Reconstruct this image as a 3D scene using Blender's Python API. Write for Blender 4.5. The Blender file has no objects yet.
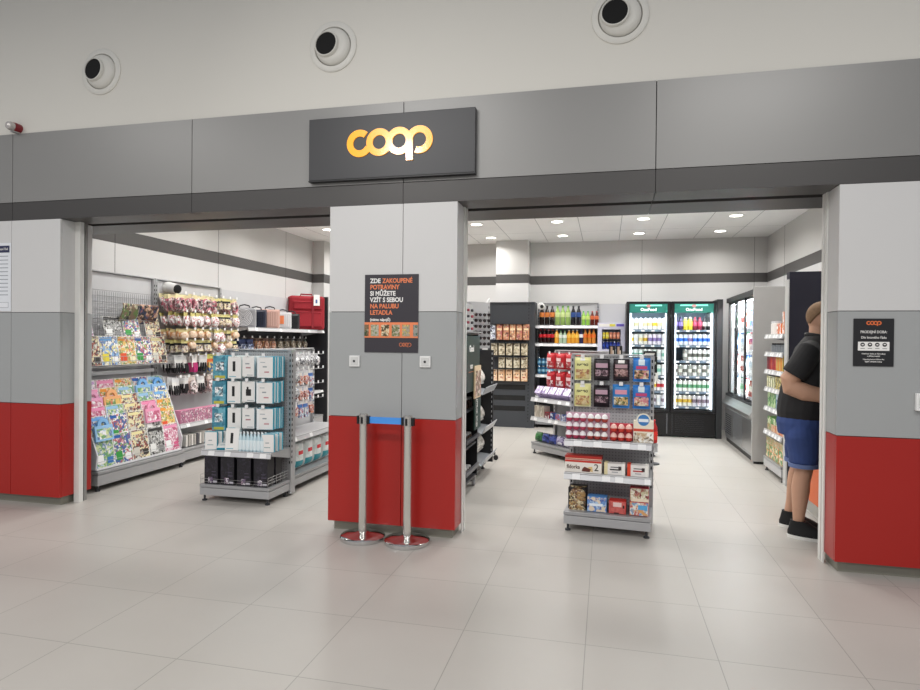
import bpy, bmesh, math, random
from math import sin, cos, pi, radians
from mathutils import Vector, Matrix
random.seed(4)
col = bpy.context.scene.collection
H = 1.463

# ------------------------------------------------------------ materials
def lin(c):
    if isinstance(c, str):
        c = [int(c[i:i+2], 16)/255 for i in (0, 2, 4)]
    return tuple((x/12.92 if x <= .04045 else ((x+.055)/1.055)**2.4) for x in c)
_m = {}
def M(c, rough=.5, metal=0, noise=.05, nscale=6, coat=0):
    key = (c, rough, metal, noise, nscale, coat)
    if key in _m: return _m[key]
    m = bpy.data.materials.new('paint_'+str(c)); m.use_nodes = True
    nt = m.node_tree; b = nt.nodes['Principled BSDF']
    b.inputs['Roughness'].default_value = rough; b.inputs['Metallic'].default_value = metal
    b.inputs['Coat Weight'].default_value = coat
    tc = nt.nodes.new('ShaderNodeTexCoord'); no = nt.nodes.new('ShaderNodeTexNoise')
    no.inputs['Scale'].default_value = nscale; no.inputs['Detail'].default_value = 3
    mx = nt.nodes.new('ShaderNodeMix'); mx.data_type = 'RGBA'
    L = lin(c)
    mx.inputs[6].default_value = (*[x*(1-noise) for x in L], 1)
    mx.inputs[7].default_value = (*[min(1, x*(1+noise)) for x in L], 1)
    nt.links.new(tc.outputs['Object'], no.inputs['Vector']); nt.links.new(no.outputs['Fac'], mx.inputs[0])
    nt.links.new(mx.outputs[2], b.inputs['Base Color'])
    _m[key] = m; return m
def EM(c, s):
    key = ('em', c, s)
    if key in _m: return _m[key]
    m = bpy.data.materials.new('glow_'+c); m.use_nodes = True
    b = m.node_tree.nodes['Principled BSDF']; b.inputs['Base Color'].default_value = (*lin(c), 1)
    b.inputs['Emission Color'].default_value = (*lin(c), 1); b.inputs['Emission Strength'].default_value = s
    _m[key] = m; return m
def art(cols, scale=35, seed=0, rough=.35, stretch=(1, 1, 1)):
    """printed picture: irregular patches of the given ink colours"""
    key = ('art', tuple(cols), scale, seed, rough, stretch)
    if key in _m: return _m[key]
    m = bpy.data.materials.new('print_'+cols[0]); m.use_nodes = True
    nt = m.node_tree; b = nt.nodes['Principled BSDF']; b.inputs['Roughness'].default_value = rough
    tc = nt.nodes.new('ShaderNodeTexCoord'); mp = nt.nodes.new('ShaderNodeMapping'); mp.inputs['Scale'].default_value = stretch
    oi = nt.nodes.new('ShaderNodeObjectInfo'); ma = nt.nodes.new('ShaderNodeMath'); ma.operation = 'MULTIPLY_ADD'
    ma.inputs[1].default_value = 41; ma.inputs[2].default_value = seed
    vo = nt.nodes.new('ShaderNodeTexVoronoi'); vo.voronoi_dimensions = '4D'; vo.inputs['Scale'].default_value = scale
    sp = nt.nodes.new('ShaderNodeSeparateColor'); cr = nt.nodes.new('ShaderNodeValToRGB'); cr.color_ramp.interpolation = 'EASE'
    n = len(cols); els = cr.color_ramp.elements; scale *= 1.0; vo.inputs['Scale'].default_value = scale
    for i, c in enumerate(cols):
        e = els[i] if i < 2 else els.new(i/n)
        L = lin(c); g_ = sum(L)/3; e.position = i/n; e.color = (*[x*.72+g_*.28 for x in L], 1)
    l = nt.links.new
    nz = nt.nodes.new('ShaderNodeTexNoise'); nz.inputs['Scale'].default_value = scale*.55; nz.inputs['Detail'].default_value = 3
    wv = nt.nodes.new('ShaderNodeVectorMath'); wv.operation = 'MULTIPLY_ADD'; wv.inputs[1].default_value = (1.1/scale,)*3
    l(tc.outputs['Object'], mp.inputs['Vector']); l(mp.outputs['Vector'], nz.inputs['Vector']); l(nz.outputs['Color'], wv.inputs[0]); l(mp.outputs['Vector'], wv.inputs[2]); l(wv.outputs[0], vo.inputs['Vector'])
    l(oi.outputs['Random'], ma.inputs[0]); l(ma.outputs[0], vo.inputs['W'])
    l(vo.outputs['Color'], sp.inputs[0]); 
    mq = nt.nodes.new('ShaderNodeMath'); mq.operation = 'MULTIPLY_ADD'; mq.inputs[1].default_value = 1.3; mq.use_clamp = True
    mh = nt.nodes.new('ShaderNodeMath'); mh.operation = 'MULTIPLY_ADD'; mh.inputs[1].default_value = .8; mh.inputs[2].default_value = -.5
    l(sp.outputs[0], mh.inputs[0]); l(nz.outputs['Fac'], mq.inputs[0]); l(mh.outputs[0], mq.inputs[2]); l(mq.outputs[0], cr.inputs[0]); l(cr.outputs[0], b.inputs['Base Color'])
    _m[key] = m; return m
def glass(tint='f4f8f8', transp=.9):
    key = ('gl', tint)
    if key in _m: return _m[key]
    m = bpy.data.materials.new('clear_glass'); m.use_nodes = True; nt = m.node_tree
    b = nt.nodes['Principled BSDF']; b.inputs['Roughness'].default_value = .02; b.inputs['Base Color'].default_value = (.9, .95, .95, 1)
    tr = nt.nodes.new('ShaderNodeBsdfTransparent'); mx = nt.nodes.new('ShaderNodeMixShader'); gl = nt.nodes.new('ShaderNodeBsdfGlossy')
    gl.inputs['Roughness'].default_value = .02
    fr = nt.nodes.new('ShaderNodeFresnel'); fr.inputs['IOR'].default_value = 1.3
    ge = nt.nodes.new('ShaderNodeNewGeometry'); iv = nt.nodes.new('ShaderNodeMath'); iv.operation = 'SUBTRACT'; iv.inputs[0].default_value = 1
    mu = nt.nodes.new('ShaderNodeMath'); mu.operation = 'MULTIPLY'; nt.links.new(ge.outputs['Backfacing'], iv.inputs[1]); nt.links.new(iv.outputs[0], mu.inputs[0]); nt.links.new(fr.outputs[0], mu.inputs[1])
    nt.links.new(mu.outputs[0], mx.inputs[0]); nt.links.new(tr.outputs[0], mx.inputs[1]); nt.links.new(gl.outputs[0], mx.inputs[2])
    nt.links.new(mx.outputs[0], nt.nodes['Material Output'].inputs[0])
    _m[key] = m; return m
def perf(c, pitch=.025, dot=.22, dark='8e8e90'):
    """sheet metal with a grid of punched holes"""
    key = ('perf', c, pitch)
    if key in _m: return _m[key]
    m = bpy.data.materials.new('punched_sheet'); m.use_nodes = True; nt = m.node_tree
    b = nt.nodes['Principled BSDF']; b.inputs['Roughness'].default_value = .45
    tc = nt.nodes.new('ShaderNodeTexCoord'); sx = nt.nodes.new('ShaderNodeSeparateXYZ'); nt.links.new(tc.outputs['Object'], sx.inputs[0])
    outs = []
    for a in ('X', 'Z'):
        d = nt.nodes.new('ShaderNodeMath'); d.operation = 'DIVIDE'; d.inputs[1].default_value = pitch
        f = nt.nodes.new('ShaderNodeMath'); f.operation = 'FRACT'
        s = nt.nodes.new('ShaderNodeMath'); s.operation = 'SUBTRACT'; s.inputs[1].default_value = .5
        p = nt.nodes.new('ShaderNodeMath'); p.operation = 'POWER'; p.inputs[1].default_value = 2
        nt.links.new(sx.outputs[a], d.inputs[0]); nt.links.new(d.outputs[0], f.inputs[0]); nt.links.new(f.outputs[0], s.inputs[0]); nt.links.new(s.outputs[0], p.inputs[0])
        outs.append(p)
    ad = nt.nodes.new('ShaderNodeMath'); ad.operation = 'ADD'; nt.links.new(outs[0].outputs[0], ad.inputs[0]); nt.links.new(outs[1].outputs[0], ad.inputs[1])
    lt = nt.nodes.new('ShaderNodeMath'); lt.operation = 'LESS_THAN'; lt.inputs[1].default_value = dot*dot; nt.links.new(ad.outputs[0], lt.inputs[0])
    mx = nt.nodes.new('ShaderNodeMix'); mx.data_type = 'RGBA'; mx.inputs[6].default_value = (*lin(c), 1); mx.inputs[7].default_value = (*lin(dark), 1)
    nt.links.new(lt.outputs[0], mx.inputs[0]); nt.links.new(mx.outputs[2], b.inputs['Base Color'])
    _m[key] = m; return m
def tiles(c, c2, sx, sy, ox, oy, joint='8f8a84', gap=.003, rough=.3, offset=0.):
    m = bpy.data.materials.new('laid_tiles'); m.use_nodes = True; nt = m.node_tree; b = nt.nodes['Principled BSDF']
    tc = nt.nodes.new('ShaderNodeTexCoord'); mp = nt.nodes.new('ShaderNodeMapping'); mp.inputs['Location'].default_value = (-ox, -oy, 0)
    br = nt.nodes.new('ShaderNodeTexBrick'); br.offset = offset; br.squash = 1; br.inputs['Scale'].default_value = 1
    br.inputs['Brick Width'].default_value = sx; br.inputs['Row Height'].default_value = sy
    br.inputs['Mortar Size'].default_value = gap; br.inputs['Mortar Smooth'].default_value = .1
    br.inputs['Color1'].default_value = (*lin(c), 1); br.inputs['Color2'].default_value = (*lin(c2), 1); br.inputs['Mortar'].default_value = (*lin(joint), 1)
    no = nt.nodes.new('ShaderNodeTexNoise'); no.inputs['Scale'].default_value = 1.3; no.inputs['Detail'].default_value = 5
    no2 = nt.nodes.new('ShaderNodeTexNoise'); no2.inputs['Scale'].default_value = 160; no2.inputs['Detail'].default_value = 2
    mx = nt.nodes.new('ShaderNodeMix'); mx.data_type = 'RGBA'; mx.blend_type = 'MULTIPLY'; mx.inputs[0].default_value = 1
    rp = nt.nodes.new('ShaderNodeMapRange'); rp.inputs['To Min'].default_value = .9; rp.inputs['To Max'].default_value = 1.08
    ad = nt.nodes.new('ShaderNodeMath'); ad.operation = 'MULTIPLY_ADD'; ad.inputs[1].default_value = .22
    l = nt.links.new
    l(tc.outputs['Object'], mp.inputs[0]); l(mp.outputs[0], br.inputs['Vector']); l(tc.outputs['Object'], no.inputs[0]); l(tc.outputs['Object'], no2.inputs[0])
    l(no2.outputs['Fac'], ad.inputs[0]); l(no.outputs['Fac'], ad.inputs[2]); l(ad.outputs[0], rp.inputs[0])
    l(br.outputs['Color'], mx.inputs[6]); l(rp.outputs[0], mx.inputs[7]); l(mx.outputs[2], b.inputs['Base Color'])
    b.inputs['Roughness'].default_value = rough
    return m

# ------------------------------------------------------------ mesh builder
class MB:
    def __init__(s): s.v = []; s.f = []; s.mi = []; s.ms = []; s.T = Matrix()
    def m(s, mat):
        if mat not in s.ms: s.ms.append(mat)
        return s.ms.index(mat)
    def add(s, vs, fs, mat):
        n = len(s.v); s.v += [tuple(s.T @ Vector(v)) for v in vs]; k = s.m(mat)
        for f in fs: s.f.append([i+n for i in f]); s.mi.append(k)
        return s
    def box(s, x0, x1, y0, y1, z0, z1, mat):
        vs = [(x, y, z) for z in (z0, z1) for y in (y0, y1) for x in (x0, x1)]
        return s.add(vs, [(0, 2, 3, 1), (4, 5, 7, 6), (0, 1, 5, 4), (2, 6, 7, 3), (0, 4, 6, 2), (1, 3, 7, 5)], mat)
    def prism(s, poly, a, b, mat, ax='y'):
        """polygon in the plane across axis ax, extruded from a to b"""
        n = len(poly)
        def P(p, t): return {'y': (p[0], t, p[1]), 'z': (p[0], p[1], t), 'x': (t, p[0], p[1])}[ax]
        vs = [P(p, a) for p in poly]+[P(p, b) for p in poly]
        fs = [tuple(range(n)), tuple(range(2*n-1, n-1, -1))]+[(i, i+n, (i+1) % n+n, (i+1) % n) for i in range(n)]
        return s.add(vs, fs, mat)
    def lathe(s, prof, mat, seg=16, c=(0, 0, 0), ax='z'):
        """prof = [(r, h, material?)]; material of a band is that of its lower ring"""
        vs = []; n = len(prof)
        for p in prof:
            for k in range(seg):
                a = 2*pi*k/seg; x, y, z = p[0]*cos(a), p[0]*sin(a), p[1]
                if ax == 'x': x, y, z = z, x, y
                if ax == 'y': x, y, z = y, z, x
                vs.append((x+c[0], y+c[1], z+c[2]))
        groups = {}
        for i in range(n-1):
            mm = prof[i][2] if len(prof[i]) > 2 else mat
            groups.setdefault(mm, []).extend([(i*seg+k, i*seg+(k+1) % seg, (i+1)*seg+(k+1) % seg, (i+1)*seg+k) for k in range(seg)])
        groups.setdefault(prof[0][2] if len(prof[0]) > 2 else mat, []).append(tuple(range(seg-1, -1, -1)))
        groups.setdefault(prof[-1][2] if len(prof[-1]) > 2 else mat, []).append(tuple(range((n-1)*seg, n*seg)))
        for mm, fs in groups.items():
            used = sorted({i for f in fs for i in f}); mp = {u: i for i, u in enumerate(used)}
            s.add([vs[u] for u in used], [tuple(mp[i] for i in f) for f in fs], mm)
        return s
    def tube(s, pts, r, mat, seg=8):
        pts = [Vector(p) for p in pts]; rs = r if isinstance(r, (list, tuple)) else [r]*len(pts)
        vs = []; ref = None
        for i, p in enumerate(pts):
            d = (pts[min(i+1, len(pts)-1)]-pts[max(i-1, 0)]).normalized()
            if ref is None: ref = Vector((0, 0, 1)) if abs(d.z) < .9 else Vector((1, 0, 0))
            a = (ref-d*ref.dot(d)).normalized(); b = d.cross(a); ref = a
            for k in range(seg):
                t = 2*pi*k/seg; vs.append(tuple(p+rs[i]*(a*cos(t)+b*sin(t))))
        n = len(pts)
        fs = [(i*seg+k, i*seg+(k+1) % seg, (i+1)*seg+(k+1) % seg, (i+1)*seg+k) for i in range(n-1) for k in range(seg)]
        fs += [tuple(range(seg-1, -1, -1)), tuple(range((n-1)*seg, n*seg))]
        return s.add(vs, fs, mat)
    def ell(s, c, r, mat, seg=20, rings=12, R=None):
        vs = []; R = R or Matrix()
        for i in range(rings+1):
            t = pi*i/rings
            for k in range(seg):
                a = 2*pi*k/seg
                q = R @ Vector((r[0]*sin(t)*cos(a), r[1]*sin(t)*sin(a), r[2]*cos(t)))
                vs.append((c[0]+q[0], c[1]+q[1], c[2]+q[2]))
        fs = [(i*seg+k, (i+1)*seg+k, (i+1)*seg+(k+1) % seg, i*seg+(k+1) % seg) for i in range(rings) for k in range(seg)]
        return s.add(vs, fs, mat)
    def loft(s, rings, mat, seg=20):
        """rings = [(cx, cy, cz, rx, ry)] stacked horizontal ellipses"""
        vs = []
        for cx, cy, cz, rx, ry in rings:
            for k in range(seg):
                a = 2*pi*k/seg; vs.append((cx+rx*cos(a), cy+ry*sin(a), cz))
        n = len(rings)
        fs = [(i*seg+k, i*seg+(k+1) % seg, (i+1)*seg+(k+1) % seg, (i+1)*seg+k) for i in range(n-1) for k in range(seg)]
        fs += [tuple(range(seg-1, -1, -1)), tuple(range((n-1)*seg, n*seg))]
        return s.add(vs, fs, mat)
    def obj(s, name, parent=None, smooth=False, bev=0, loc=None, rot=None):
        me = bpy.data.meshes.new(name); me.from_pydata(s.v, [], s.f)
        for mm in s.ms: me.materials.append(mm)
        me.polygons.foreach_set('material_index', s.mi)
        bm = bmesh.new(); bm.from_mesh(me)
        bmesh.ops.recalc_face_normals(bm, faces=bm.faces)
        bm.to_mesh(me); bm.free()
        if smooth: me.shade_smooth(); me.set_sharp_from_angle(angle=radians(40))
        o = bpy.data.objects.new(name, me); col.objects.link(o)
        if parent: o.parent = parent
        if loc: o.location = loc
        if rot: o.rotation_euler = rot
        if bev:
            b = o.modifiers.new('edge', 'BEVEL'); b.width = bev; b.segments = 2; b.limit_method = 'ANGLE'; b.angle_limit = radians(40)
        return o
def tag(o, label, cat, group=None):
    o['label'] = label; o['category'] = cat
    if group: o['group'] = group
    return o
def thing(name, label, cat, loc=(0, 0, 0), rz=0, group=None):
    o = bpy.data.objects.new(name, None); col.objects.link(o); o.empty_display_size = .1
    o.location = loc; o.rotation_euler = (0, 0, rz); return tag(o, label, cat, group)
def struct(mb, name, **k):
    o = mb.obj(name, **k); o['kind'] = 'structure'; return o
def copy_tree(o, parent=None):
    c = o.copy(); col.objects.link(c); c.parent = parent
    for ch in KIDS.get(o.name, []): copy_tree(ch, c)
    return c
KIDS = {}
class Proto:
    """a kind of product: built once, then copied"""
    def __init__(s, make): s.make = make; s.root = None; s.used = False
    def put(s, loc, rz, label, cat, group, tilt=0, name=None, sc=None):
        if s.root is None:
            s.root = s.make()
            def walk(o):
                KIDS[o.name] = list(o.children)
                for c in o.children: walk(c)
            bpy.context.view_layer.update(); walk(s.root); r = s.root
        else: r = copy_tree(s.root)
        r.location = loc; r.rotation_euler = (tilt, 0, rz)
        if sc: r.scale = sc if isinstance(sc, tuple) else (sc,)*3
        return tag(r, label, cat, group)
class Fr:
    """a place in the room: origin and heading of a unit that faces its own -y"""
    def __init__(s, x, y, deg): s.x, s.y, s.r = x, y, radians(deg)
    def at(s, x, y, z=0): return (s.x+x*cos(s.r)-y*sin(s.r), s.y+x*sin(s.r)+y*cos(s.r), z)
def text(string, size, mat, parent, loc, rot=(pi/2, 0, 0), align='LEFT', bold=.0, depth=.0015, name='lettering', sx=1):
    cu = bpy.data.curves.new('t', 'FONT'); cu.body = string; cu.size = size; cu.align_x = align; cu.extrude = depth; cu.offset = bold*size; cu.resolution_u = 3
    o = bpy.data.objects.new('t', cu); col.objects.link(o)
    dg = bpy.context.evaluated_depsgraph_get(); me = bpy.data.meshes.new_from_object(o.evaluated_get(dg))
    bpy.data.objects.remove(o); me.materials.clear(); me.materials.append(mat)
    q = bpy.data.objects.new(name, me); col.objects.link(q); q.parent = parent; q.location = loc; q.rotation_euler = rot; q.scale = (sx, 1, 1)
    return q
O = ['first', 'second', 'third', 'fourth', 'fifth', 'sixth', 'seventh', 'eighth', 'ninth', 'tenth', 'eleventh', 'twelfth']
def nth(i, n):
    if n == 1: return 'only one'
    if i == 0: return 'leftmost'
    if i == n-1: return 'rightmost'
    return O[i]+' from left'

# ------------------------------------------------------------ shared colours
WHITE = M('e2e1df', .55); PANEL_W = M('d4d3d2', .42, noise=.015, nscale=2); PANEL_G = M('a6a8a8', .4, noise=.02, nscale=2); PANEL_R = M('a81f18', .33, noise=.03, nscale=2)
FASCIA = M('8f8e8c', .36, .15, .02, 2); BAND = M('4a4847', .42, .2, .02, 2); DARKGAP = M('141414', .8); KICK = M('8d8b80', .35, .3); UPW = M('cbc9c6', .5, noise=.01)
STEEL = M('b9b9b9', .28, .85, .03, 4); CHROME = M('dedede', .08, 1, .01); GREYM = M('b3b3b5', .38, .35, .03, 5); LIP = M('cfcfd1', .35, .2); TAGW = M('f4f4f4', .5)
BLK = M('131316', .4); DKGR = M('34363a', .45); ORANGE = M('e8733a', .5); WPAINT = M('d9d6ce', .6, noise=.01, nscale=1)
PERF = perf('b8b8ba'); RUB = M('151515', .7)

# ------------------------------------------------------------ the setting
f = MB(); f.box(-9, 5, -4, 11.2, -.1, 0, tiles('aeaaa4', 'b1ada7', .6025, .6, -1.889, -.562, joint='8c8a84', gap=.0022, rough=.36)); struct(f, 'floor')
XL, XR, YB, ZC = -5.15, 2.58, 11.1, 3.23
ceil = MB(); ceil.box(XL-.1, XR+.1, 5.13, YB+.1, ZC, ZC+.1, tiles('f6f5f2', 'f2f1ee', .61, 1.22, .2, 8.87, joint='9a9a98', gap=.004, rough=.7)); struct(ceil, 'ceiling')
def zoned(mb, x0, x1, y0, y1, z1=ZC):
    mb.box(x0, x1, y0, y1, 0, 2.478, WALLW); mb.box(x0, x1, y0, y1, 2.48, 2.633, M('545251', .45)); mb.box(x0, x1, y0, y1, 2.635, z1, UPW)
WALLW = M('d6d5d4', .5, noise=.01, nscale=2)
def seams(mb, axis, fixed, where, face):
    for t in where:
        if axis == 'x': mb.box(t-.002, t+.002, fixed-.0015, fixed, .02, ZC, DARKGAP)
        else: mb.box(min(fixed, fixed+face*.0015), max(fixed, fixed+face*.0015), t-.002, t+.002, .02, ZC, DARKGAP)
w = MB(); zoned(w, XL-.12, XL, 4.82, YB+.12); seams(w, 'y', XL, (5.62, 7.44, 9.26), 1); struct(w, 'wall_left')
w = MB(); zoned(w, XR, XR+.12, 4.82, YB+.12); seams(w, 'y', XR, (6.5, 8.3, 10.1), -1); struct(w, 'wall_right')
w = MB(); zoned(w, XL-.12, XR+.12, YB, YB+.12); seams(w, 'x', YB, (-3.0, .588, 2.38), 0); struct(w, 'wall_back')
w = MB(); zoned(w, -1.9, -1.33, 10.76, YB-.001); struct(w, 'wall_back')                 # boxed column in the back wall
w = MB(); zoned(w, XL+.001, -4.93, 10.22, YB-.001); struct(w, 'wall_back')
# white hall wall above the shop front
w = MB(); w.box(-9, 5, 4.39, 4.6, 3.235, 7.5, WPAINT); struct(w, 'wall_front')
# fascia panels and the darker band below them
SE = [-8.68, -6.88, -5.08, -3.28, -1.48, .315, 2.115, 3.915, 5.0]
fa = MB(); ba = MB(); so = MB()
fa.box(-8.7, 5, 4.40, 4.6, 2.64, 3.22, DARKGAP)
for a, b in zip(SE[:-1], SE[1:]):
    fa.box(a+.003, b-.003, 4.38, 4.40, 2.638, 3.235, FASCIA)
    ba.box(a+.002, b-.002, 4.38, 4.40, 2.48, 2.633, BAND)
    so.box(a+.002, b-.002, 4.401, 4.655, 2.48, 2.50, BAND); so.box(a+.002, b-.002, 4.745, 5.13, 2.48, 2.50, BAND)
ba.box(-8.7, 5, 4.401, 4.42, 2.501, 2.637, DARKGAP)
so.box(-5.2, 2.6, 4.62, 4.655, 2.501, 2.62, DARKGAP); so.box(-5.2, 2.6, 4.745, 4.78, 2.501, 2.62, DARKGAP); so.box(-5.2, 2.6, 4.656, 4.744, 2.6, 2.62, DARKGAP)
struct(fa, 'trim_1'); struct(ba, 'trim_2'); struct(so, 'trim_3')
w = MB(); w.box(XL, XR, 5.05, 5.129, 2.505, 3.33, FASCIA); struct(w, 'wall_front')        # bulkhead inside above the shutter slot
def pier(x0, x1, y1, seam, name):
    p = MB()
    p.box(x0+.012, x1-.012, 4.395, y1-.01, .076, 2.47, DARKGAP)
    xs = [x0]+seam+[x1]
    for a, b in zip(xs[:-1], xs[1:]):
        a2 = a+.002 if a != x0 else a; b2 = b-.002 if b != x1 else b
        for z0, z1, m in ((.075, .878, PANEL_R), (.882, 1.672, PANEL_G), (1.676, 2.478, PANEL_W)):
            p.box(a2, b2, 4.38, 4.4, z0, z1, m)
    for z0, z1, m in ((.075, .878, PANEL_R), (.882, 1.672, PANEL_G), (1.676, 2.478, PANEL_W)):
        p.box(x0, x0+.02, 4.402, y1, z0, z1, m); p.box(x1-.02, x1, 4.402, y1, z0, z1, m)
    p.box(x0+.03, x1-.03, 4.43, y1-.02, 0, .074, KICK)
    return struct(p, name, bev=.0015)
pier(-8.6, -4.57, 4.72, [-6.88, -5.09], 'wall_front'); pier(-2.065, -1.062, 4.665, [-1.478], 'wall_front'); pier(1.435, 5.0, 4.67, [2.115, 3.915], 'wall_front')
# white shutter guide rails
g = MB(); RAIL = M('e4e3df', .35)
g.box(-4.569, -4.515, 4.53, 4.575, 0, 2.478, RAIL); g.box(-4.569, -4.55, 4.576, 4.6, 0, 2.478, DARKGAP); g.box(-4.569, -4.53, 4.60, 4.63, 0, 2.478, FASCIA)
g.box(-1.061, -1.052, 4.575, 4.615, 0, 2.478, RAIL); g.box(-1.061, -1.048, 4.63, 4.664, 0, 2.478, RAIL)
g.box(1.425, 1.434, 4.575, 4.61, 0, 2.478, RAIL); g.box(1.424, 1.434, 4.625, 4.668, 0, 2.478, RAIL)
struct(g, 'trim_4')

# ------------------------------------------------------------ lights in the shop ceiling
def mk_down():
    t = thing('ceiling_downlight', '', 'ceiling light')
    MB().lathe([(.105, 0), (.105, -.006), (.085, -.008), (.082, -.002)], M('f2f2f0', .4), 24).obj('trim_ring', t, True)
    MB().lathe([(.081, -.003), (.081, -.0045)], EM('fff8ea', 6), 24).obj('diffuser', t)
    return t
DL = Proto(mk_down)
LX = [-4.37, -3.15, -1.93, -.72, .50, 1.73]; LY = [5.65, 6.8, 8.0, 9.19, 10.41]
la = bpy.data.lights.new('lamp', 'AREA'); la.shape = 'DISK'; la.size = .15; la.energy = 7.8; la.color = (1, .985, .96); la.spread = radians(150)
for j, y in enumerate(LY):
    for i, x in enumerate(LX):
        r = DL.put((x, y, ZC), 0, 'round recessed downlight, %s in the %s row back from the shop front' % (nth(i, 6), O[j]), 'ceiling light', 'shop ceiling downlights')
        lo = bpy.data.objects.new('lamp', la); col.objects.link(lo); lo.location = (0, 0, -.012); lo.parent = r

# ------------------------------------------------------------ hall side: nozzles, siren, sign
def mk_noz():
    t = thing('air_nozzle', '', 'air vent')
    MB().lathe([(.192, .0), (.192, -.008), (.186, -.013), (.15, -.013), (.146, -.004), (.146, .0)], M('d9d7d0', .45), 48, ax='y').obj('mounting_ring', t, True)
    b = MB(); W = M('d6d4cd', .4)
    b.lathe([(.143, -.002), (.141, -.012), (.132, -.026), (.118, -.036), (.10, -.042), (.09, -.043)], W, 40, ax='y'); b.obj('ball', t, True)
    n = MB()
    n.lathe([(.10, .03), (.098, -.016), (.094, -.024), (.088, -.025), (.085, -.019), (.084, .02)], W, 32, ax='y')
    q = n.obj('jet_tube', t, True, loc=(-.034, -.036, .006), rot=(radians(-3), 0, radians(-5)))
    MB().lathe([(.086, -.0195), (.084, -.02)], M('0b0b0b', .9), 28, ax='y').obj('throat_shade', q)  # flat black disc closing the bore, its inner shade put in as colour
    return t
NZ = Proto(mk_noz)
for i, x in enumerate((-4.165, -2.055, .07)):
    NZ.put((x, 4.39, 3.70), 0, ['round white air nozzle nearest the red alarm beacon', 'round white air nozzle above the left side of the shop name sign', 'round white air nozzle farthest right, cut by the picture top'][i], 'air vent', 'air nozzles above the shop front')
t = thing('alarm_beacon', 'small red and silver alarm beacon on top of the grey fascia', 'alarm', (-5.02, 4.325, 3.28)); t.scale = (.78,)*3
MB().lathe([(.05, .09), (.052, .02), (.05, .0)], M('7c1620', .35), 24, ax='y').obj('red_base', t, True)
MB().lathe([(.046, .0), (.048, -.03), (.04, -.055), (.02, -.066), (.004, -.068)], M('c9c4c0', .25, .5), 24, ax='y').obj('silver_dome', t, True)
MB().box(-.02, .02, -.01, .09, -.06, -.04, STEEL).obj('bracket', t)

def arc_band(mb, cx, cz, R, r, a0, a1, y0, y1, mat, n=40):
    pts = []
    for k in range(n+1):
        a = radians(a0+(a1-a0)*k/n); pts.append((cos(a), sin(a)))
    for (c0, s0), (c1, s1) in zip(pts[:-1], pts[1:]):
        mb.prism([(cx+r*c0, cz+r*s0), (cx+R*c0, cz+R*s0), (cx+R*c1, cz+R*s1), (cx+r*c1, cz+r*s1)], y0, y1, mat)
def coop_logo(parent, cx, cz, R, y, mat, th=.01, hollow=False):
    """the four linked letters c o o p, one mesh"""
    mb = MB(); r = R*.51; s = R*1.53; x0 = cx-1.5*s; kw = dict(y0=y-th, y1=y, mat=mat)
    if hollow:
        R2, r2 = R*.97, R*.75
        arc_band(mb, x0, cz, R2, r2, 50, 330, **kw); arc_band(mb, x0+s, cz, R2, r2, 0, 360, **kw); arc_band(mb, x0+2*s, cz, R2, r2, 0, 360, **kw); arc_band(mb, x0+3*s, cz, R2, r2, -110, 180, **kw)
        arc_band(mb, x0+s, cz, R*.5, R*.36, 0, 360, **kw); arc_band(mb, x0+2*s, cz, R*.5, R*.36, 0, 360, **kw)
        mb.box(x0+2*s+R*.62, x0+2*s+R*.85, y-th, y, cz-R*1.35, cz, mat)
    else:
        K = lambda e: dict(y0=y-th-e, y1=y, mat=mat)
        arc_band(mb, x0, cz, R, r, 52, 335, **K(0)); arc_band(mb, x0+s, cz, R, r, 0, 360, **K(th*.04)); arc_band(mb, x0+2*s, cz, R, r, 0, 360, **K(th*.08))
        arc_band(mb, x0+3*s, cz, R, r, -112, 168, **K(th*.12))
        mb.box(x0+2*s+R*.53, x0+2*s+R*1.04, y-th*1.16, y, cz-R*1.45, cz+R*.1, mat)
    return mb.obj('logo_lettering', parent)
t = thing('shop_name_sign', 'dark grey lightbox sign reading coop in orange on the fascia', 'sign', (-1.573, 4.38, 2.903))
MB().box(-.648, .648, -.05, 0, -.233, .233, M('3f3f41', .42, .2, .03, 3)).obj('sign_box', t, bev=.004)
MB().box(-.65, .65, -.053, -.001, -.243, -.234, BLK).obj('bottom_edge', t)
lm = bpy.data.materials.new('orange_acrylic'); lm.use_nodes = True; b = lm.node_tree.nodes['Principled BSDF']
b.inputs['Base Color'].default_value = (*lin('f5a41c'), 1); b.inputs['Roughness'].default_value = .2
b.inputs['Emission Color'].default_value = (*lin('ffac22'), 1); b.inputs['Emission Strength'].default_value = .45; b.inputs['Coat Weight'].default_value = 1; b.inputs['Coat Roughness'].default_value = .12
coop_logo(t, -.0, .025, .1015, -.05, lm, .008)

def mk_board(name, label, cat, loc, w, h, mat, th=.006):
    t = thing(name, label, cat, loc); MB().box(-w/2, w/2, -th, 0, -h/2, h/2, mat).obj('board', t, bev=.001); return t
# poster on the pillar
INK = M('37333a', .45, noise=.02); OR2 = M('ec8457', .5); WT = M('f3f1ee', .5)
t = mk_board('poster', 'dark poster about taking groceries aboard the plane, on the pillar', 'poster', (-1.563, 4.379, 1.661), .422, .583, INK)
z = .229
for ln, cc, sz in ((('ZDE ', 'ZAKOUPENÉ'), 0, .047), (('POTRAVINY',), 1, .047), (('SI MŮŽETE',), 2, .047), (('VZÍT S SEBOU',), 2, .047), (('NA PALUBU',), 1, .047), (('LETADLA',), 1, .047), (('(mimo nápojů)',), 2, .03)):
    if len(ln) == 2:
        text(ln[0], sz, WT, t, (-.168, -.006, z), bold=.032, sx=.92); text(ln[1], sz, OR2, t, (-.168+.098, -.006, z), bold=.032, sx=.86)
    else: text(ln[0], sz, WT if cc == 2 else OR2, t, (-.168, -.006, z), bold=.032, sx=.9)
    z -= .0475
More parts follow.
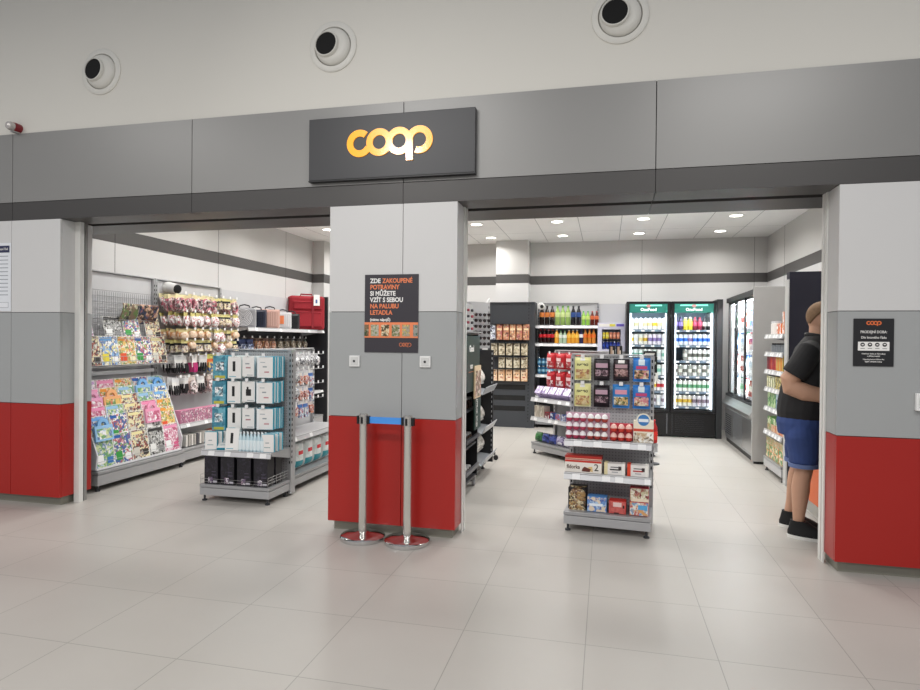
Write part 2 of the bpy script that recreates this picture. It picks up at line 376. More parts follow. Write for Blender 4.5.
MB().box(-.211, .211, -.008, -.0062, -.182, -.066, M('f08a5c', .45)).obj('orange_strip', t)
for i, (cx, w_) in enumerate(((-.194, .034), (-.128, .062), (-.045, .062), (.038, .062), (.118, .058), (.192, .036))):
    a = art([['c9b089', '2f4d1f', '8f6a3e'], ['1d3a20', 'd9c9a0', '7b8a3a', 'b6b3a0'], ['e9c767', 'd08a42', 'f2e2b0', '5c4a22'], ['f0ead8', '4c6b2a', '8b8a52', 'c9b79a'], ['2b4a22', 'f0c22e', '8b9a62', 'b3a08a'], ['c8c8c0', '3c6a4a', '9a9a90']][i], 60, i)
    MB().box(cx-w_/2, cx+w_/2, -.01, -.0082, -.17, -.084, a).obj('food_photo', t)
coop_logo(t, .112, -.232, .0145, -.0062, OR2, .0015, True)
# alarm call points / sockets on the pillar
def mk_socket():
    t = thing('wall_socket', '', 'socket')
    MB().box(-.042, .042, -.014, 0, -.042, .042, M('e8e8e6', .35)).obj('cover_plate', t, bev=.004)
    MB().box(-.03, .03, -.017, -.0142, -.03, .03, M('d4d4d2', .4)).obj('insert', t, bev=.002)
    MB().lathe([(.009, -.0172), (.009, -.021), (.004, -.022)], M('3a3a3a', .5), 12, ax='y').obj('key_hole', t)
    return t
SK = Proto(mk_socket)
SK.put((-1.852, 4.379, 1.301), 0, 'square white key switch left of the poster on the pillar', 'switch', 'key switches on the pillar', name='key_switch')
SK.put((-1.295, 4.379, 1.305), 0, 'square white key switch right of the poster on the pillar', 'switch', 'key switches on the pillar')
# opening hours sign
t = mk_board('opening_hours_sign', 'small black opening hours sign on the right grey wall', 'sign', (1.635, 4.379, 1.476), .226, .30, M('1f1f22', .4))
coop_logo(t, 0, .122, .0128, -.006, M('e2703a', .5), .0015)
text('PRODEJNÍ DOBA:', .0235, WT, t, (0, -.006, .058), align='CENTER', bold=.006, sx=.82)
text('Dle letového řádu', .0215, WT, t, (0, -.006, .024), align='CENTER', bold=.006, sx=.9)
MB().box(-.088, .088, -.0075, -.0062, -.052, .004, WT).obj('white_field', t, bev=.0006)
for i in range(4):
    g_ = MB(); x = -.062+i*.041
    g_.lathe([(.0125, -.0077), (.0125, -.0085)], BLK, 18, c=(x, 0, -.014), ax='y')
    g_.box(x-.006, x+.006, -.0095, -.0086, -.018+.002*(i % 2), -.011+.002*(i % 2), WT)
    g_.box(x-.012, x+.012, -.0085, -.0077, -.040, -.036, M('8a8a8a', .5)); g_.obj('pictogram', t)
for k, s_ in enumerate(('Otevírací doba se řídí odlety', 'a přílety letadel', 'Opening hours follow the', 'flight schedule today')):
    text(s_, .0115, WT, t, (0, -.006, -.075-.0145*k-(.006 if k > 1 else 0)), align='CENTER', bold=.012)
# paper notice at the left edge
t = mk_board('paper_notice', 'white paper notice with navy header on the left white wall', 'notice', (-5.29, 4.379, 1.985), .40, .60, M('e6e9ee', .5), .004)
MB().box(-.185, .185, -.0055, -.0042, .215, .275, M('2d3152', .5)).obj('header_band', t)
text('Provozní řád', .03, WT, t, (.17, -.0056, .236), align='RIGHT')
for k in range(11):
    n_ = (1.0, .8, .55, .9, .35, .75, .4, .6, .3, .5, .8)[k]
    m_ = MB(); m_.box(.17-.33*n_, .17, -.0048, -.0042, .18-k*.034, .186-k*.034, M('8f939c', .6)); m_.obj('text_line', t)
m_ = MB(); m_.box(.02, .175, -.005, -.0042, -.27, -.222, M('9a9da5', .6)); m_.box(.023, .172, -.0056, -.005, -.267, -.225, M('eceef2', .6)); m_.obj('stamp_box', t)
t = thing('wall_switch', 'white box switch at the right edge on the grey wall', 'switch', (1.905, 4.379, 1.11))
MB().box(-.04, .04, -.03, 0, -.055, .055, M('eeeeec', .35)).obj('housing', t, bev=.006); MB().box(-.025, .025, -.036, -.0302, -.035, .035, M('dcdcda', .3)).obj('rocker', t, bev=.003)

# ------------------------------------------------------------ barrier posts
def mk_post():
    t = thing('barrier_post', '', 'barrier post')
    MB().lathe([(.161, 0), (.165, .004), (.165, .026), (.157, .034), (.12, .040), (.05, .048), (.036, .055)], M('d8d8d8', .1, 1, .01), 48).obj('round_base', t, True)
    MB().lathe([(.030, .05), (.030, .84)], M('dcd9d3', .16, .85, .02), 32).obj('pole', t, True)
    MB().lathe([(.030, .84), (.033, .842), (.033, .915), (.027, .922), (.004, .924)], M('d0cdc8', .18, .85, .02), 32).obj('cassette', t, True)
    for sx in (-1, 1): MB().box(sx*.041-.008, sx*.041+.008, -.016, .016, .845, .905, BLK).obj('belt_clip', t, bev=.003)
    MB().box(-.008, .008, -.040, -.031, .85, .90, BLK).obj('belt_clip', t, bev=.003)
    return t
BP = Proto(mk_post)
BP.put((-1.727, 4.253, 0), 0, 'chrome barrier post at the left, the blue belt starting from it', 'barrier post', 'chrome barrier posts')
BP.put((-1.383, 4.248, 0), radians(-3), 'chrome barrier post at the right with the blue belt clipped on', 'barrier post', 'chrome barrier posts')
m_ = MB(); m_.prism([(-1.678, 4.250), (-1.432, 4.247), (-1.432, 4.250), (-1.678, 4.253)], .852, .90, M('4a97ea', .6), 'z')
tag(m_.obj('barrier_belt'), 'short blue retractable belt stretched between the two chrome posts', 'belt')

# ------------------------------------------------------------ shop shelving
def lip_mesh(w, y, z, tags=5, white=False, seed=1):
    rr = random.Random(seed); mb = MB(); x0 = -w/2
    mb.prism([(y, z-.05), (y-.012, z-.045), (y+.004, z+.004), (y+.012, z+.004), (y+.006, z-.05)], x0+.004, w/2-.004, LIP if not white else WT, 'x')
    tg = MB()
    for i in range(tags):
        x = x0+.08+(w-.16)*(i+.5*rr.random())/max(tags-1, 1)
        tg.prism([(y-.0135, z-.042), (y-.0012, z-.004), (y+.0012, z-.004), (y-.0105, z-.042)], x-.03, min(x+.03, w/2-.01), TAGW, 'x')
    return mb, tg
def gondola(fr, label, w, h, depth, shelves, back=PERF, cat='shelving', name='shelving_unit', frame=GREYM, base=True, tags=4, peg=(), group=None, base_h=.165, side=False, casters=False):
    """free unit facing its own -y; back panel at y = 0, shelves reach y = -depth"""
    t = thing(name, label, cat, (fr.x, fr.y, 0), fr.r, group)
    MB().box(-w/2+.03, w/2-.03, 0, .03, .03 if base else .3, h, back).obj('back_panel', t)
    for s in (-1, 1):
        u = MB(); x = s*(w/2-.012)
        u.box(x-.015, x+.015, -.03, .05, .02, h+.005, frame)
        z = .3
        while z < h-.03:
            u.box(x-.005, x+.005, -.0315, -.0301, z, z+.024, DARKGAP); u.box(x+s*.0151-.001 if s > 0 else x-.0165, x+.0165 if s > 0 else x-.0141, -.02, -.006, z, z+.024, DARKGAP)
            z += .05
        u.obj('upright', t)
    MB().box(-w/2, w/2, -.025, .045, h+.006, h+.02, frame).obj('top_cap', t, bev=.003)
    if base:
        b = MB(); b.box(-w/2+.004, w/2-.004, -depth+.01, -.031, .055, base_h-.045, frame); b.box(-w/2+.004, w/2-.004, -depth+.005, -.031, base_h-.04, base_h-.012, M('a6a6a8', .4, .35)); b.obj('base_plinth', t, bev=.003)
        for s in (-1, 1):
            for y in (-depth+.04, -.06):
                MB().lathe([(.022, 0), (.022, .012), (.009, .016), (.009, .056)], DKGR, 10, c=(s*(w/2-.035), y, 0)).obj('foot', t)
    for i, (z, d) in enumerate(shelves):
        s_ = MB(); s_.box(-w/2+.006, w/2-.006, -d, -.032, z-.012, z, frame)
        for s in (-1, 1): s_.prism([(-.032, z-.1), (-.032, z-.013), (-d+.03, z-.013), (-d+.03, z-.03)], s*(w/2-.012)-.006, s*(w/2-.012)+.006, frame, 'x')
        so_ = s_.obj('shelf', t)
        a, b = lip_mesh(w, -d, z, tags, seed=i+7)
        ro = a.obj('price_rail', so_); b.obj('price_tag', ro)
    for (x, z, L) in peg:
        p = MB(); p.tube([(x, -.001, z), (x, -L, z), (x, -L-.012, z+.015)], .003, STEEL, 6); p.box(x-.018, x+.018, -.004, -.0005, z-.012, z+.012, STEEL)
        p.box(x-.015, x+.015, -L-.016, -L-.013, z+.004, z+.034, TAGW); p.obj('peg_hook', t)
    return t

# product makers ---------------------------------------------------------
def carton(name, w, d, h, side, face, bands=(), lid=None):
    """box with a printed front; bands = [(x0,x1,z0,z1,mat)] as fractions of the front"""
    def mk():
        mb = MB(); mb.box(-w/2, w/2, -d/2, d/2, 0, h, side)
        if face: mb.box(-w/2+.002, w/2-.002, -d/2-.0006, -d/2, .002, h-.002, face)
        for x0, x1, z0, z1, m in bands: mb.box(-w/2+w*x0, -w/2+w*x1, -d/2-.0014, -d/2-.0005, h*z0, h*z1, m)
        return mb.obj(name, bev=.0008)
    return mk
def pouch(name, w, h, th, body, bands=(), crimp=None):
    """pillow bag hanging or standing, crimped top and bottom"""
    def mk():
        mb = MB(); nx, nz = 8, 12; crimp_ = crimp or body
        def y(u, v): return -th*(max(0, 1-abs(2*u-1)**2.5)*max(0, 1-abs(2*v-1)**4))**.6-.001
        def face(sgn, off=0., u0=0, u1=1, v0=0, v1=1, m=body):
            vs = [(-w/2+w*(u0+(u1-u0)*i/nx), sgn*(y(u0+(u1-u0)*i/nx, v0+(v1-v0)*j/nz)-off), h*(v0+(v1-v0)*j/nz)) for j in range(nz+1) for i in range(nx+1)]
            fs = [(j*(nx+1)+i, j*(nx+1)+i+1, (j+1)*(nx+1)+i+1, (j+1)*(nx+1)+i) for j in range(nz) for i in range(nx)]
            mb.add(vs, fs, m)
        face(1); face(-1)
        mb.box(-w/2, w/2, -.0012, .0012, -.006, .008, crimp_); mb.box(-w/2, w/2, -.0012, .0012, h-.012, h+.008, crimp_)
        for u0, u1, v0, v1, m in bands: face(1, .0012, u0, u1, v0, v1, m)
        return mb.obj(name, smooth=False)
    return mk
def bottle(name, r, h, liquid, label, cap, lab=(.3, .62), parts=True):
    def mk():
        nk = r*.36
        prof = [(r*.8, 0), (r, h*.03), (r, h*.3), (r*.93, h*.45), (r, h*.58), (r*.92, h*.68), (nk*1.3, h*.84), (nk, h*.88), (nk, h*.93)]
        o = MB().lathe(prof, liquid, 14).obj(name, smooth=True)
        MB().lathe([(r*1.01, h*lab[0]), (r*1.015, h*lab[0]+.001), (r*1.015, h*lab[1]-.001), (r*1.01, h*lab[1])], label, 14).obj('bottle_label', o, True)
        MB().lathe([(nk*1.25, h*.93), (nk*1.25, h*.99), (nk*.9, h)], cap, 10).obj('cap', o, True)
        return o
    return mk
def can(name, r, h, body, band=None):
    def mk():
        A = M('c4c6c8', .25, .9); b2 = band or body
        return MB().lathe([(r*.8, 0, A), (r, h*.06, body), (r, h*.34, b2), (r, h*.62, body), (r, h*.92, A), (r*.85, h*.985, A), (r*.8, h, A)], body, 12).obj(name, smooth=True)
    return mk
def jar(name, r, h, body, lid):
    def mk():
        o = MB().lathe([(r, 0), (r, h*.8), (r*.8, h*.86)], body, 14).obj(name, smooth=True)
        MB().lathe([(r*.9, h*.86), (r*.9, h), (r*.8, h+.001)], lid, 14).obj('lid', o, True); return o
    return mk
def card(name, w, h, head, cardm, item, shape='blob'):
    """hanging card with a header and the goods fixed under it"""
    def mk():
        o = MB().box(-w/2, w/2, -.001, .001, h*.74, h, head).box(-w/2, w/2, -.001, .001, h*.3, h*.74, cardm).obj(name)
        mb = MB()
        if shape == 'blob': mb.ell((0, -.022, h*.4), (w*.5, .026, h*.38), item, 12, 8)
        elif shape == 'ring':
            mb.tube([(w*.4*cos(a*pi/8), -.016, h*.38+h*.34*sin(a*pi/8)) for a in range(17)], .02, item, 6)
        elif shape == 'long':
            for k in (-1, 0, 1): mb.tube([(k*w*.28, -.01, h*.55), (k*w*.3, -.014, h*.3), (k*w*.24, -.01, 0)], [.008, .011, .006], item, 6)
        else: mb.box(-w*.42, w*.42, -.02, -.001, 0, h*.55, item)
        mb.obj('goods', o, True); return o
    return mk
P_ = Proto
def T(s): return s
# ------------------------------------------------------------ A: magazine wall on the left
YA = 4.98
fr = Fr(XL+.06, 5.50, 90)   # local x runs to +Y, local -y to +X
U1 = gondola(fr, 'light grey wall shelving carrying the magazine rack beside left entrance post', 1.25, 2.13, .45, [], back=M('d0d0d2', .5), base_h=.2, tags=0)
# slanted front rack
def side_plates(t):
    for s in (-1, 1): MB().prism([(-.40, .20), (-.34, .20), (-.12, 1.02), (-.16, 1.02), (-.42, .34)], s*.60-.008, s*.60+.008, M('d9dade', .4), 'x').obj('side_plate', t)
RK = thing('magazine_rack', 'white sloping tiered magazine rack hung low on the left wall', 'magazine rack', (fr.x, fr.y, 0), fr.r)
side_plates(RK)
tiers = [(.21, -.385), (.43, -.335), (.52, -.295), (.61, -.255), (.69, -.215), (.77, -.175)]
for i, (z, y) in enumerate(tiers):
    q = MB(); q.box(-.59, .59, y-.018, y+.03, z-.006, z, M('dcdde0', .4)); q.obj('tier', RK)
    q = MB(); q.tube([(-.59, y-.022, z+.06), (.59, y-.022, z+.06)], .002, STEEL, 5); q.tube([(-.59, y-.022, z+.0), (.59, y-.022, z+.0)], .003, STEEL, 5); q.obj('retaining_wire', RK)
q = MB(); q.box(-.59, .59, -.05, -.035, 1.075, 1.115, M('ececee', .45)); q.obj('white_title_strip', RK)
q = MB(); q.box(-.6, .6, -.410, -.404, .195, .213, M('e8e8ea', .4)); q.obj('front_edge', RK)
# wire wall above with baskets
WR = thing('wire_mesh_panel', 'grey wire grid panel with basket shelves above the magazine rack', 'wire rack', (fr.x, fr.y, 0), fr.r)
q = MB()
for k in range(41): q.tube([(-.6+k*.03, -.035, 1.16), (-.6+k*.03, -.035, 1.94)], .0022, M('a5a5a8', .3, .7), 4)
for k in range(14): q.tube([(-.6, -.040, 1.17+k*.06), (.6, -.040, 1.17+k*.06)], .0024, M('a5a5a8', .3, .7), 4)
q.obj('wire_grid', WR)
for z, d in ((1.17, .27), (1.45, .20), (1.60, .13)):
    q = MB(); W_ = M('b5b5b8', .3, .7)
    for zz in (z, z+.05, z+.10 if d > .2 else z+.05): q.tube([(-.6, -.04, zz), (-.6, -d, zz), (.6, -d, zz), (.6, -.04, zz)], .003, W_, 5)
    for k in range(21): q.tube([(-.6+k*.06, -d, z+.1 if d > .2 else z+.05), (-.6+k*.06, -d, z), (-.6+k*.06, -.04, z)], .0018, W_, 4)
    q.obj('wire_basket', WR)
PAL = [['f29ac0', 'ffffff', 'e0608f', 'f7d5e5', 'd43f7a'], ['3b6fd0', 'f3e24b', 'ffffff', '1e3f96', '79b6ee'], ['f0a040', 'e8552f', 'fff3d0', '5a9a3c', 'f6c32c'], ['1c1c1e', 'f2f2f0', '8d8d8d', 'cfcfc9', '333333'],
       ['9cc9ea', 'ffffff', '3e7fc4', 'e6f0a0', '6cb56a'], ['f4d93a', '3aa04a', 'ffffff', 'd8423a', '2d65b5'], ['c7a0d4', 'f5f0fa', '7a4a9c', 'f29ac0', 'ffffff'], ['efeee8', 'd6d3c8', '3c3a36', 'b83b30', 'f4e9b0']]
PN = ['pink', 'blue and yellow', 'orange', 'black and white', 'pale blue', 'yellow and green', 'lilac', 'cream']
def mk_mag(k, w=.226, h=.27):
    def mk():
        mb = MB(); mb.box(-w/2, w/2, -.003, .003, 0, h, WT); mb.box(-w/2+.004, w/2-.004, -.0038, -.003, .004, h-.004, art(PAL[k], 42, k)); mb.box(-w/2+.012, w/2-.012-.06*(k % 3), -.0046, -.0036, h*.84, h*.95, M(PAL[k][4] if k % 2 else PAL[k][0], .4)); mb.box(-w/2+.02, -w/2+.10, -.0046, -.0036, h*.12, h*.40, M(PAL[k][1], .4)); mb.box(w/2-.09, w/2-.02, -.0046, -.0036, h*.1, h*.3, M(PAL[k][2], .4)); return mb.obj('magazine')
    return mk
MG = [P_(mk_mag(k)) for k in range(8)]
MGW = [P_(mk_mag(k, .235, .30)) for k in range(8)]
order = [[4, 5, 7, 3, 0], [1, 5, 7, 3, 2], [0, 4, 7, 0, 2], [6, 0, 7, 4, 1], [0, 2, 4, 4, 1], [6, 0, 2, 5, 4]]
def mk_set(c, c2, k):
    def mk():
        q = MB(); q.box(-.11, .11, -.02, 0, 0, .15, M(c, .45)); arc_band(q, 0, .15, .07, .035, 0, 180, -.02, 0, M(c2, .45), 14); q.box(-.09, .09, -.0215, -.0202, .02, .12, art(PAL[k], 22, k)); return q.obj('activity_set')
    return mk
for (c, c2, k, nm), (i, j) in zip((('e9a3c6', 'e9a3c6', 0, 'pink'), ('f0b07a', 'f0b07a', 2, 'orange'), ('8fc0ee', '7ab4ea', 4, 'light blue'), ('8fc0ee', '6aa8e6', 1, 'sky blue'), ('9ac8f0', '86bcec', 4, 'pale blue'), ('f0a0c0', 'f0a0c0', 0, 'rose')), ((4, 0), (4, 1), (5, 3), (5, 4), (1, 0), (2, 3))):
    z, y = tiers[i]; P_(mk_set(c, c2, k)).put(fr.at(-.475+j*.237, y-.035, z+.03), fr.r, '%s handled activity set, column %s on tier %s of the rack' % (nm, O[j], O[i]), 'activity set', 'handled activity sets', tilt=radians(-9))
for i, (z, y) in enumerate(tiers):
    for j in range(5):
        k = order[i][j]; x = -.475+j*.237
        P = MGW[k] if i == 0 else MG[k]
        P.put(fr.at(x, y-.012+.0, z), fr.r, '%s magazine, %s on tier %s from the bottom of the rack' % (PN[k], nth(j, 5), O[i]), 'magazine', 'magazines on the sloping rack', tilt=radians(-9), sc=None if i else (1, 1, 1))
for j, k in enumerate((7, 1, 2, 5, 7)):
    MGW[k].put(fr.at(-.475+j*.235, -.235, 1.18), fr.r, '%s magazine, %s in the lowest wire basket' % (PN[k], nth(j, 5)), 'magazine', 'magazines in the wire baskets', tilt=radians(-10))
for j, (x, k) in enumerate(((-.5, 6), (-.12, 3), (.14, 5), (.46, 7))):
    MGW[k].put(fr.at(x, -.16, 1.46), fr.r, '%s magazine, %s in the middle wire basket' % (PN[k], nth(j, 4)), 'magazine', 'magazines in the wire baskets', tilt=radians(-14), sc=(1, 1, .75))
def mk_flop(cols):
    def mk():
        mb = MB(); n = 8
        vs = [(x, -.0-.05*sin(t/n*2.2), .29*(t/n)-.07*(t/n)**3) for t in range(n+1) for x in (-.13, .13)]
        vs += [(a, b+.006, c) for a, b, c in vs]
        N = 2*(n+1); fs = []
        for t in range(n): fs += [(2*t, 2*t+1, 2*t+3, 2*t+2), (N+2*t, N+2*t+2, N+2*t+3, N+2*t+1), (2*t, 2*t+2, N+2*t+2, N+2*t), (2*t+1, N+2*t+1, N+2*t+3, 2*t+3)]
        fs += [(0, N, N+1, 1), (2*n, 2*n+1, N+2*n+1, N+2*n)]
        mb.add(vs, fs, art(cols, 22, 3)); return mb.obj('magazine')
    return mk
P_(mk_flop(['1a1a1c', '35353a', 'd8c9a8', '5c8a2c', '8a6a4a'])).put(fr.at(.10, -.10, 1.61), fr.r+.1, 'black magazine flopping forward, left one in the top wire basket', 'magazine', 'magazines in the wire baskets', tilt=.1)
P_(mk_flop(['d9773f', '2b3a6e', '1a1a1c', 'e8b48a', '6a3a2a'])).put(fr.at(.38, -.10, 1.61), fr.r-.1, 'orange and navy magazine flopping forward, right one in the top wire basket', 'magazine', 'magazines in the wire baskets', tilt=.1)

# security camera on the left wall
t = thing('security_camera', 'white ball security camera on the left wall above the toys', 'camera', (XL, 6.33, 2.045), radians(90))
MB().lathe([(.06, 0), (.06, -.03), (.045, -.06)], WHITE, 24, ax='y').obj('mount', t, True)
q = MB(); q.ell((0, -.10, .01), (.075, .075, .075), WHITE); q.T = Matrix.Translation((0, -.11, .01)) @ Matrix.Rotation(radians(-12), 4, 'Z') @ Matrix.Rotation(radians(8), 4, 'X')
q.lathe([(.07, .0), (.066, -.07), (.058, -.14)], WHITE, 24, ax='y'); q.obj('housing', t, True)
q = MB(); q.T = Matrix.Translation((0, -.11, .01)) @ Matrix.Rotation(radians(-12), 4, 'Z') @ Matrix.Rotation(radians(8), 4, 'X'); q.lathe([(.056, -.135), (.05, -.152), (.03, -.158)], BLK, 24, ax='y'); q.obj('lens', t, True)

# ------------------------------------------------------------ B: toy and accessory bay, luggage bay
fr = Fr(XL+.06, 6.76, 90)
pegs = []
rows = [(1.97, .145, .34), (1.76, .145, .36), (1.56, .145, .36), (1.43, .145, .36), (1.25, .145, .30), (1.0, .145, .28)]
for z, dx, L in rows:
    for i in range(8): pegs.append((-.53+i*dx, z, L))
gondola(fr, 'light grey wall shelving hung with toys and hair accessories on pegs', 1.25, 2.13, .40, [(.47, .36)], back=M('cbcbcd', .5), peg=pegs, base_h=.2)
K1 = [P_(card('toy_card', .13, .20, M('e6dcae', .5), art(['f0c0cf', '6a3a4a', 'ffffff', 'd86a8a'], 40, 1), art(['e9a9b9', '3a2a2a', 'f4e4dc', 'c8506a'], 40, 2), 'ring')),
      P_(card('toy_card', .12, .17, M('e0d68a', .5), WT, art(['f6eef0', 'e7d0d0', 'c33a44', 'ffffff'], 50, 3), 'blob')),
      P_(card('toy_card', .12, .12, M('dccf96', .5), M('d8a070', .6), art(['d89a66', 'e9b98a', 'f0d2b0'], 40, 4), 'blob')),
      P_(card('toy_card', .12, .14, M('ddd38c', .5), M('1d1d1f', .6), art(['151515', 'e6d8d0', '8a5a3a', 'f2e2b2'], 40, 5), 'box')),
      P_(card('hair_accessory', .11, .21, WT, WT, M('d63a86', .5), 'long')),
      P_(card('hair_accessory', .11, .21, M('e8e8e8', .5), WT, M('1b1b1d', .5), 'long')),
      P_(card('hair_accessory', .11, .24, M('efe0d8', .5), M('d5b9b0', .5), art(['e3c8c0', 'cfa9a6', '1a1a1a', 'f0e0e0'], 50, 6), 'blob')),
      P_(card('hair_accessory', .11, .21, M('e4e27a', .5), M('ef7a3a', .5), art(['f07a36', '2a8a4a', '2a4ac0', 'f2d23a'], 40, 8), 'box'))]
KN = ['pink hair ring card', 'white doll card with yellow header', 'tan hair bun card with yellow header', 'black hair clip card with yellow header', 'pink ribbon card', 'black ribbon card', 'rose fabric scrunchie card', 'orange and green clip card']
plan = [[0, 0, 0, 0, 0, 3, 3], [1, 1, 1, 1, 1, 3, 3], [2, 2, 2, 2, 1, 1, 3], [3, 2, 3, 3, 2, 1, 2], [5, 5, 4, 5, 7, 7, 5], [5, 5, 6, 5, 6, 6, 6]]
hh = [.20, .17, .12, .14, .21, .24]
for j, (z, dx, L) in enumerate(rows):
    for i in range(8):
        for d in range(5 if j < 4 else 4):
            k = plan[j][i % 7]; h_ = [.20, .17, .12, .14, .21, .21, .24, .21][k]
            K1[k].put(fr.at(-.53+i*dx+random.uniform(-.012, .012), -L+.03+d*.062, z-h_+.012+random.uniform(-.012, .008)), fr.r+random.uniform(-.35, .35), '%s, %s on hook %s of peg row %s' % (KN[k], ['front', 'second', 'third', 'fourth', 'rear'][d], O[i], O[j]), 'toy card' if k < 4 else 'hair accessory', 'cards on the toy pegs', tilt=random.uniform(-.25, .1))
PB = P_(carton('toy_box', .075, .1, .15, M('d98aa8', .5), art(['e9a2bb', 'f6dbe4', '8a4a6a', 'c46a94'], 50, 2)))
for i in range(9): PB.put(fr.at(-.55+i*.082, -.29, .472), fr.r, 'pink toy box, %s on the shelf under the hair accessories' % nth(i, 9), 'toy box', 'pink toy boxes')
BK = [P_(carton('booklet', .03, .12, .13, M(c, .5), None)) for c in ('e6e2dc', 'c83a34', 'f08a3a', 'b9b4ae', '4a4a50')]
for i in range(14): BK[(0, 3, 0, 3, 4, 0, 3, 0, 0, 3, 1, 2, 1, 0)[i]].put(fr.at(-.5+i*.05, -.30, .201), fr.r, '%s booklet, place %d from the left on the toy bay base shelf' % (('white', 'red', 'orange', 'grey', 'black')[(0, 3, 0, 3, 4, 0, 3, 0, 0, 3, 1, 2, 1, 0)[i]], i+1), 'booklet', 'booklets on the base shelf')
# luggage bay
fr = Fr(XL+.06, 8.56, 90)
gondola(fr, 'dark backed wall shelving with luggage on its upper shelf', 2.3, 1.60, .42, [(1.615, .42), (.60, .36)], back=M('26262a', .6), peg=[(-.95+i*.2, 1.47, .22) for i in range(10)], base_h=.2)
q = MB(); q.box(-1.15, 1.2, -.0, .03, 1.625, 2.13, M('cbcbcd', .5)); tag(q.obj('light_backboard', loc=(fr.x, fr.y, 0), rot=(0, 0, fr.r)), 'pale grey backboard on the left wall behind the suitcases', 'panel')
m_ = MB(); m_.box(XL+.02, -4.66, 9.80, 9.84, 0, 2.19, M('232327', .55)); tag(m_.obj('black_end_panel'), 'tall matt black end panel behind the red suitcase', 'panel')
def mk_vanity(w, h, d, shell, edge, rings=True, label=None):
    def mk():
        t = thing('vanity_case', '', 'case')
        MB().box(-w/2, w/2, -d/2, d/2, 0, h, shell).obj('shell', t, bev=.03)
        q = MB()
        if rings:
            for k in range(1, 7): arc_band(q, 0, h/2, h*.07*k+.006, h*.07*k, 0, 360, -d/2-.003, -d/2+.002, edge, 28)
        else:
            for k in range(-3, 4): q.box(k*w*.12-.004, k*w*.12+.004, -d/2-.003, -d/2+.002, .04, h-.04, edge)
        q.obj('raised_ribs', t)
        MB().box(-w/2-.002, w/2+.002, -.006, .006, .004, h+.002, edge).obj('zip_seam', t, bev=.002)
        MB().tube([(-.07, 0, h-.005), (-.06, 0, h+.03), (0, 0, h+.045), (.06, 0, h+.03), (.07, 0, h-.005)], .009, BLK, 8).obj('handle', t, True)
        if label: MB().box(-.03, .03, -d/2-.008, -d/2-.004, h*.3, h*.8, label).obj('swing_tag', t)
        return t
    return mk
GS = M('97979b', .35, .1)
look = radians(22)
P_(mk_vanity(.30, .27, .17, GS, M('eeeef0', .3))).put((-4.86, 7.62, 1.617), look, 'silver vanity case with concentric ring pattern, first on the luggage shelf', 'case', 'vanity cases')
P_(mk_vanity(.28, .26, .15, M('23283a', .4), M('111420', .4), False)).put((-4.88, 7.95, 1.617), look, 'navy vanity case just behind the ringed silver one', 'case', 'vanity cases')
P_(mk_vanity(.28, .28, .15, M('c39c90', .4), M('dbb8ac', .4), False)).put((-4.86, 8.28, 1.617), look, 'rose pink vanity case with vertical ribs on the luggage shelf', 'case', 'vanity cases')
P_(mk_vanity(.26, .25, .13, M('c9c9cc', .35), M('e2e2e4', .3), False, M('f08a5a', .5))).put((-4.82, 8.58, 1.617), look, 'pale grey vanity case with an orange swing tag', 'case', 'vanity cases')
P_(mk_vanity(.26, .24, .15, M('1d1e22', .4), M('0e0e10', .4), False)).put((-4.82, 8.84, 1.617), look, 'black vanity case in front of the red suitcase', 'case', 'vanity cases')
t = thing('suitcase', 'large red soft suitcase with white tag at the end of the shelf', 'suitcase', (-4.86, 9.42, 1.617), radians(38))
RD = M('981826', .75, noise=.12, nscale=40); RD2 = M('8a1524', .75)
MB().box(-.29, .29, -.12, .12, 0, .56, RD).obj('shell', t, bev=.045)
MB().box(-.23, .23, -.15, -.121, .05, .30, RD).obj('front_pocket', t, bev=.02)
MB().box(-.23, .23, -.145, -.121, .34, .47, RD).obj('front_pocket', t, bev=.02)
q = MB(); q.tube([(-.21, -.149, .455), (.21, -.149, .455)], .006, RD2, 6); q.tube([(-.21, -.153, .285), (.21, -.153, .285)], .006, RD2, 6); q.obj('zip', t)
MB().box(.06, .10, -.155, -.121, .02, .54, RD2).obj('strap', t, bev=.003)
MB().tube([(-.1, 0, .55), (-.09, 0, .59), (.09, 0, .59), (.1, 0, .55)], .012, RD2, 8).obj('handle', t, True)
q = MB(); q.box(.09, .19, -.165, -.16, .40, .58, WT); q.box(.12, .15, -.1665, -.1651, .44, .50, M('4a6aa0', .5)); q.obj('luggage_tag', t)
BG = [P_(card('hanging_trinket', .12, .17, M('6a4a3a', .5), M('e8b48a', .5), art(['e9a982', 'f3d0b0', '8a3a2a', 'c87a4a'], 45, 2), 'blob')),
      P_(card('hanging_trinket', .12, .17, M('2a2420', .5), M('7a6a52', .5), art(['a5916c', '3a2f25', 'd8cdb4', '6a563c'], 55, 3), 'blob')),
      P_(card('hanging_trinket', .15, .15, M('20396e', .5), M('1a2a5a', .5), art(['18295c', '4a7ac8', '0e1530', 'c8d4f0'], 45, 4), 'box'))]
for i in range(10):
    k = (2, 2, 0, 0, 0, 1, 1, 1, 1, 1)[i]
    for d in range(2): BG[k].put(fr.at(-.95+i*.2, -.2+d*.08, 1.465-.16), fr.r, '%s trinket, hook %s under the luggage shelf, %s one' % (('peach', 'brown', 'navy')[k], O[i], ('front', 'rear')[d]), 'trinket', 'trinkets under the luggage shelf')
for i in range(9): BG[1].root and PB.put(fr.at(-.9+i*.2, -.2, .602), fr.r, 'pink toy box, %s on the dark backed shelving' % nth(i, 9), 'toy box', 'toy boxes in the dark bay')

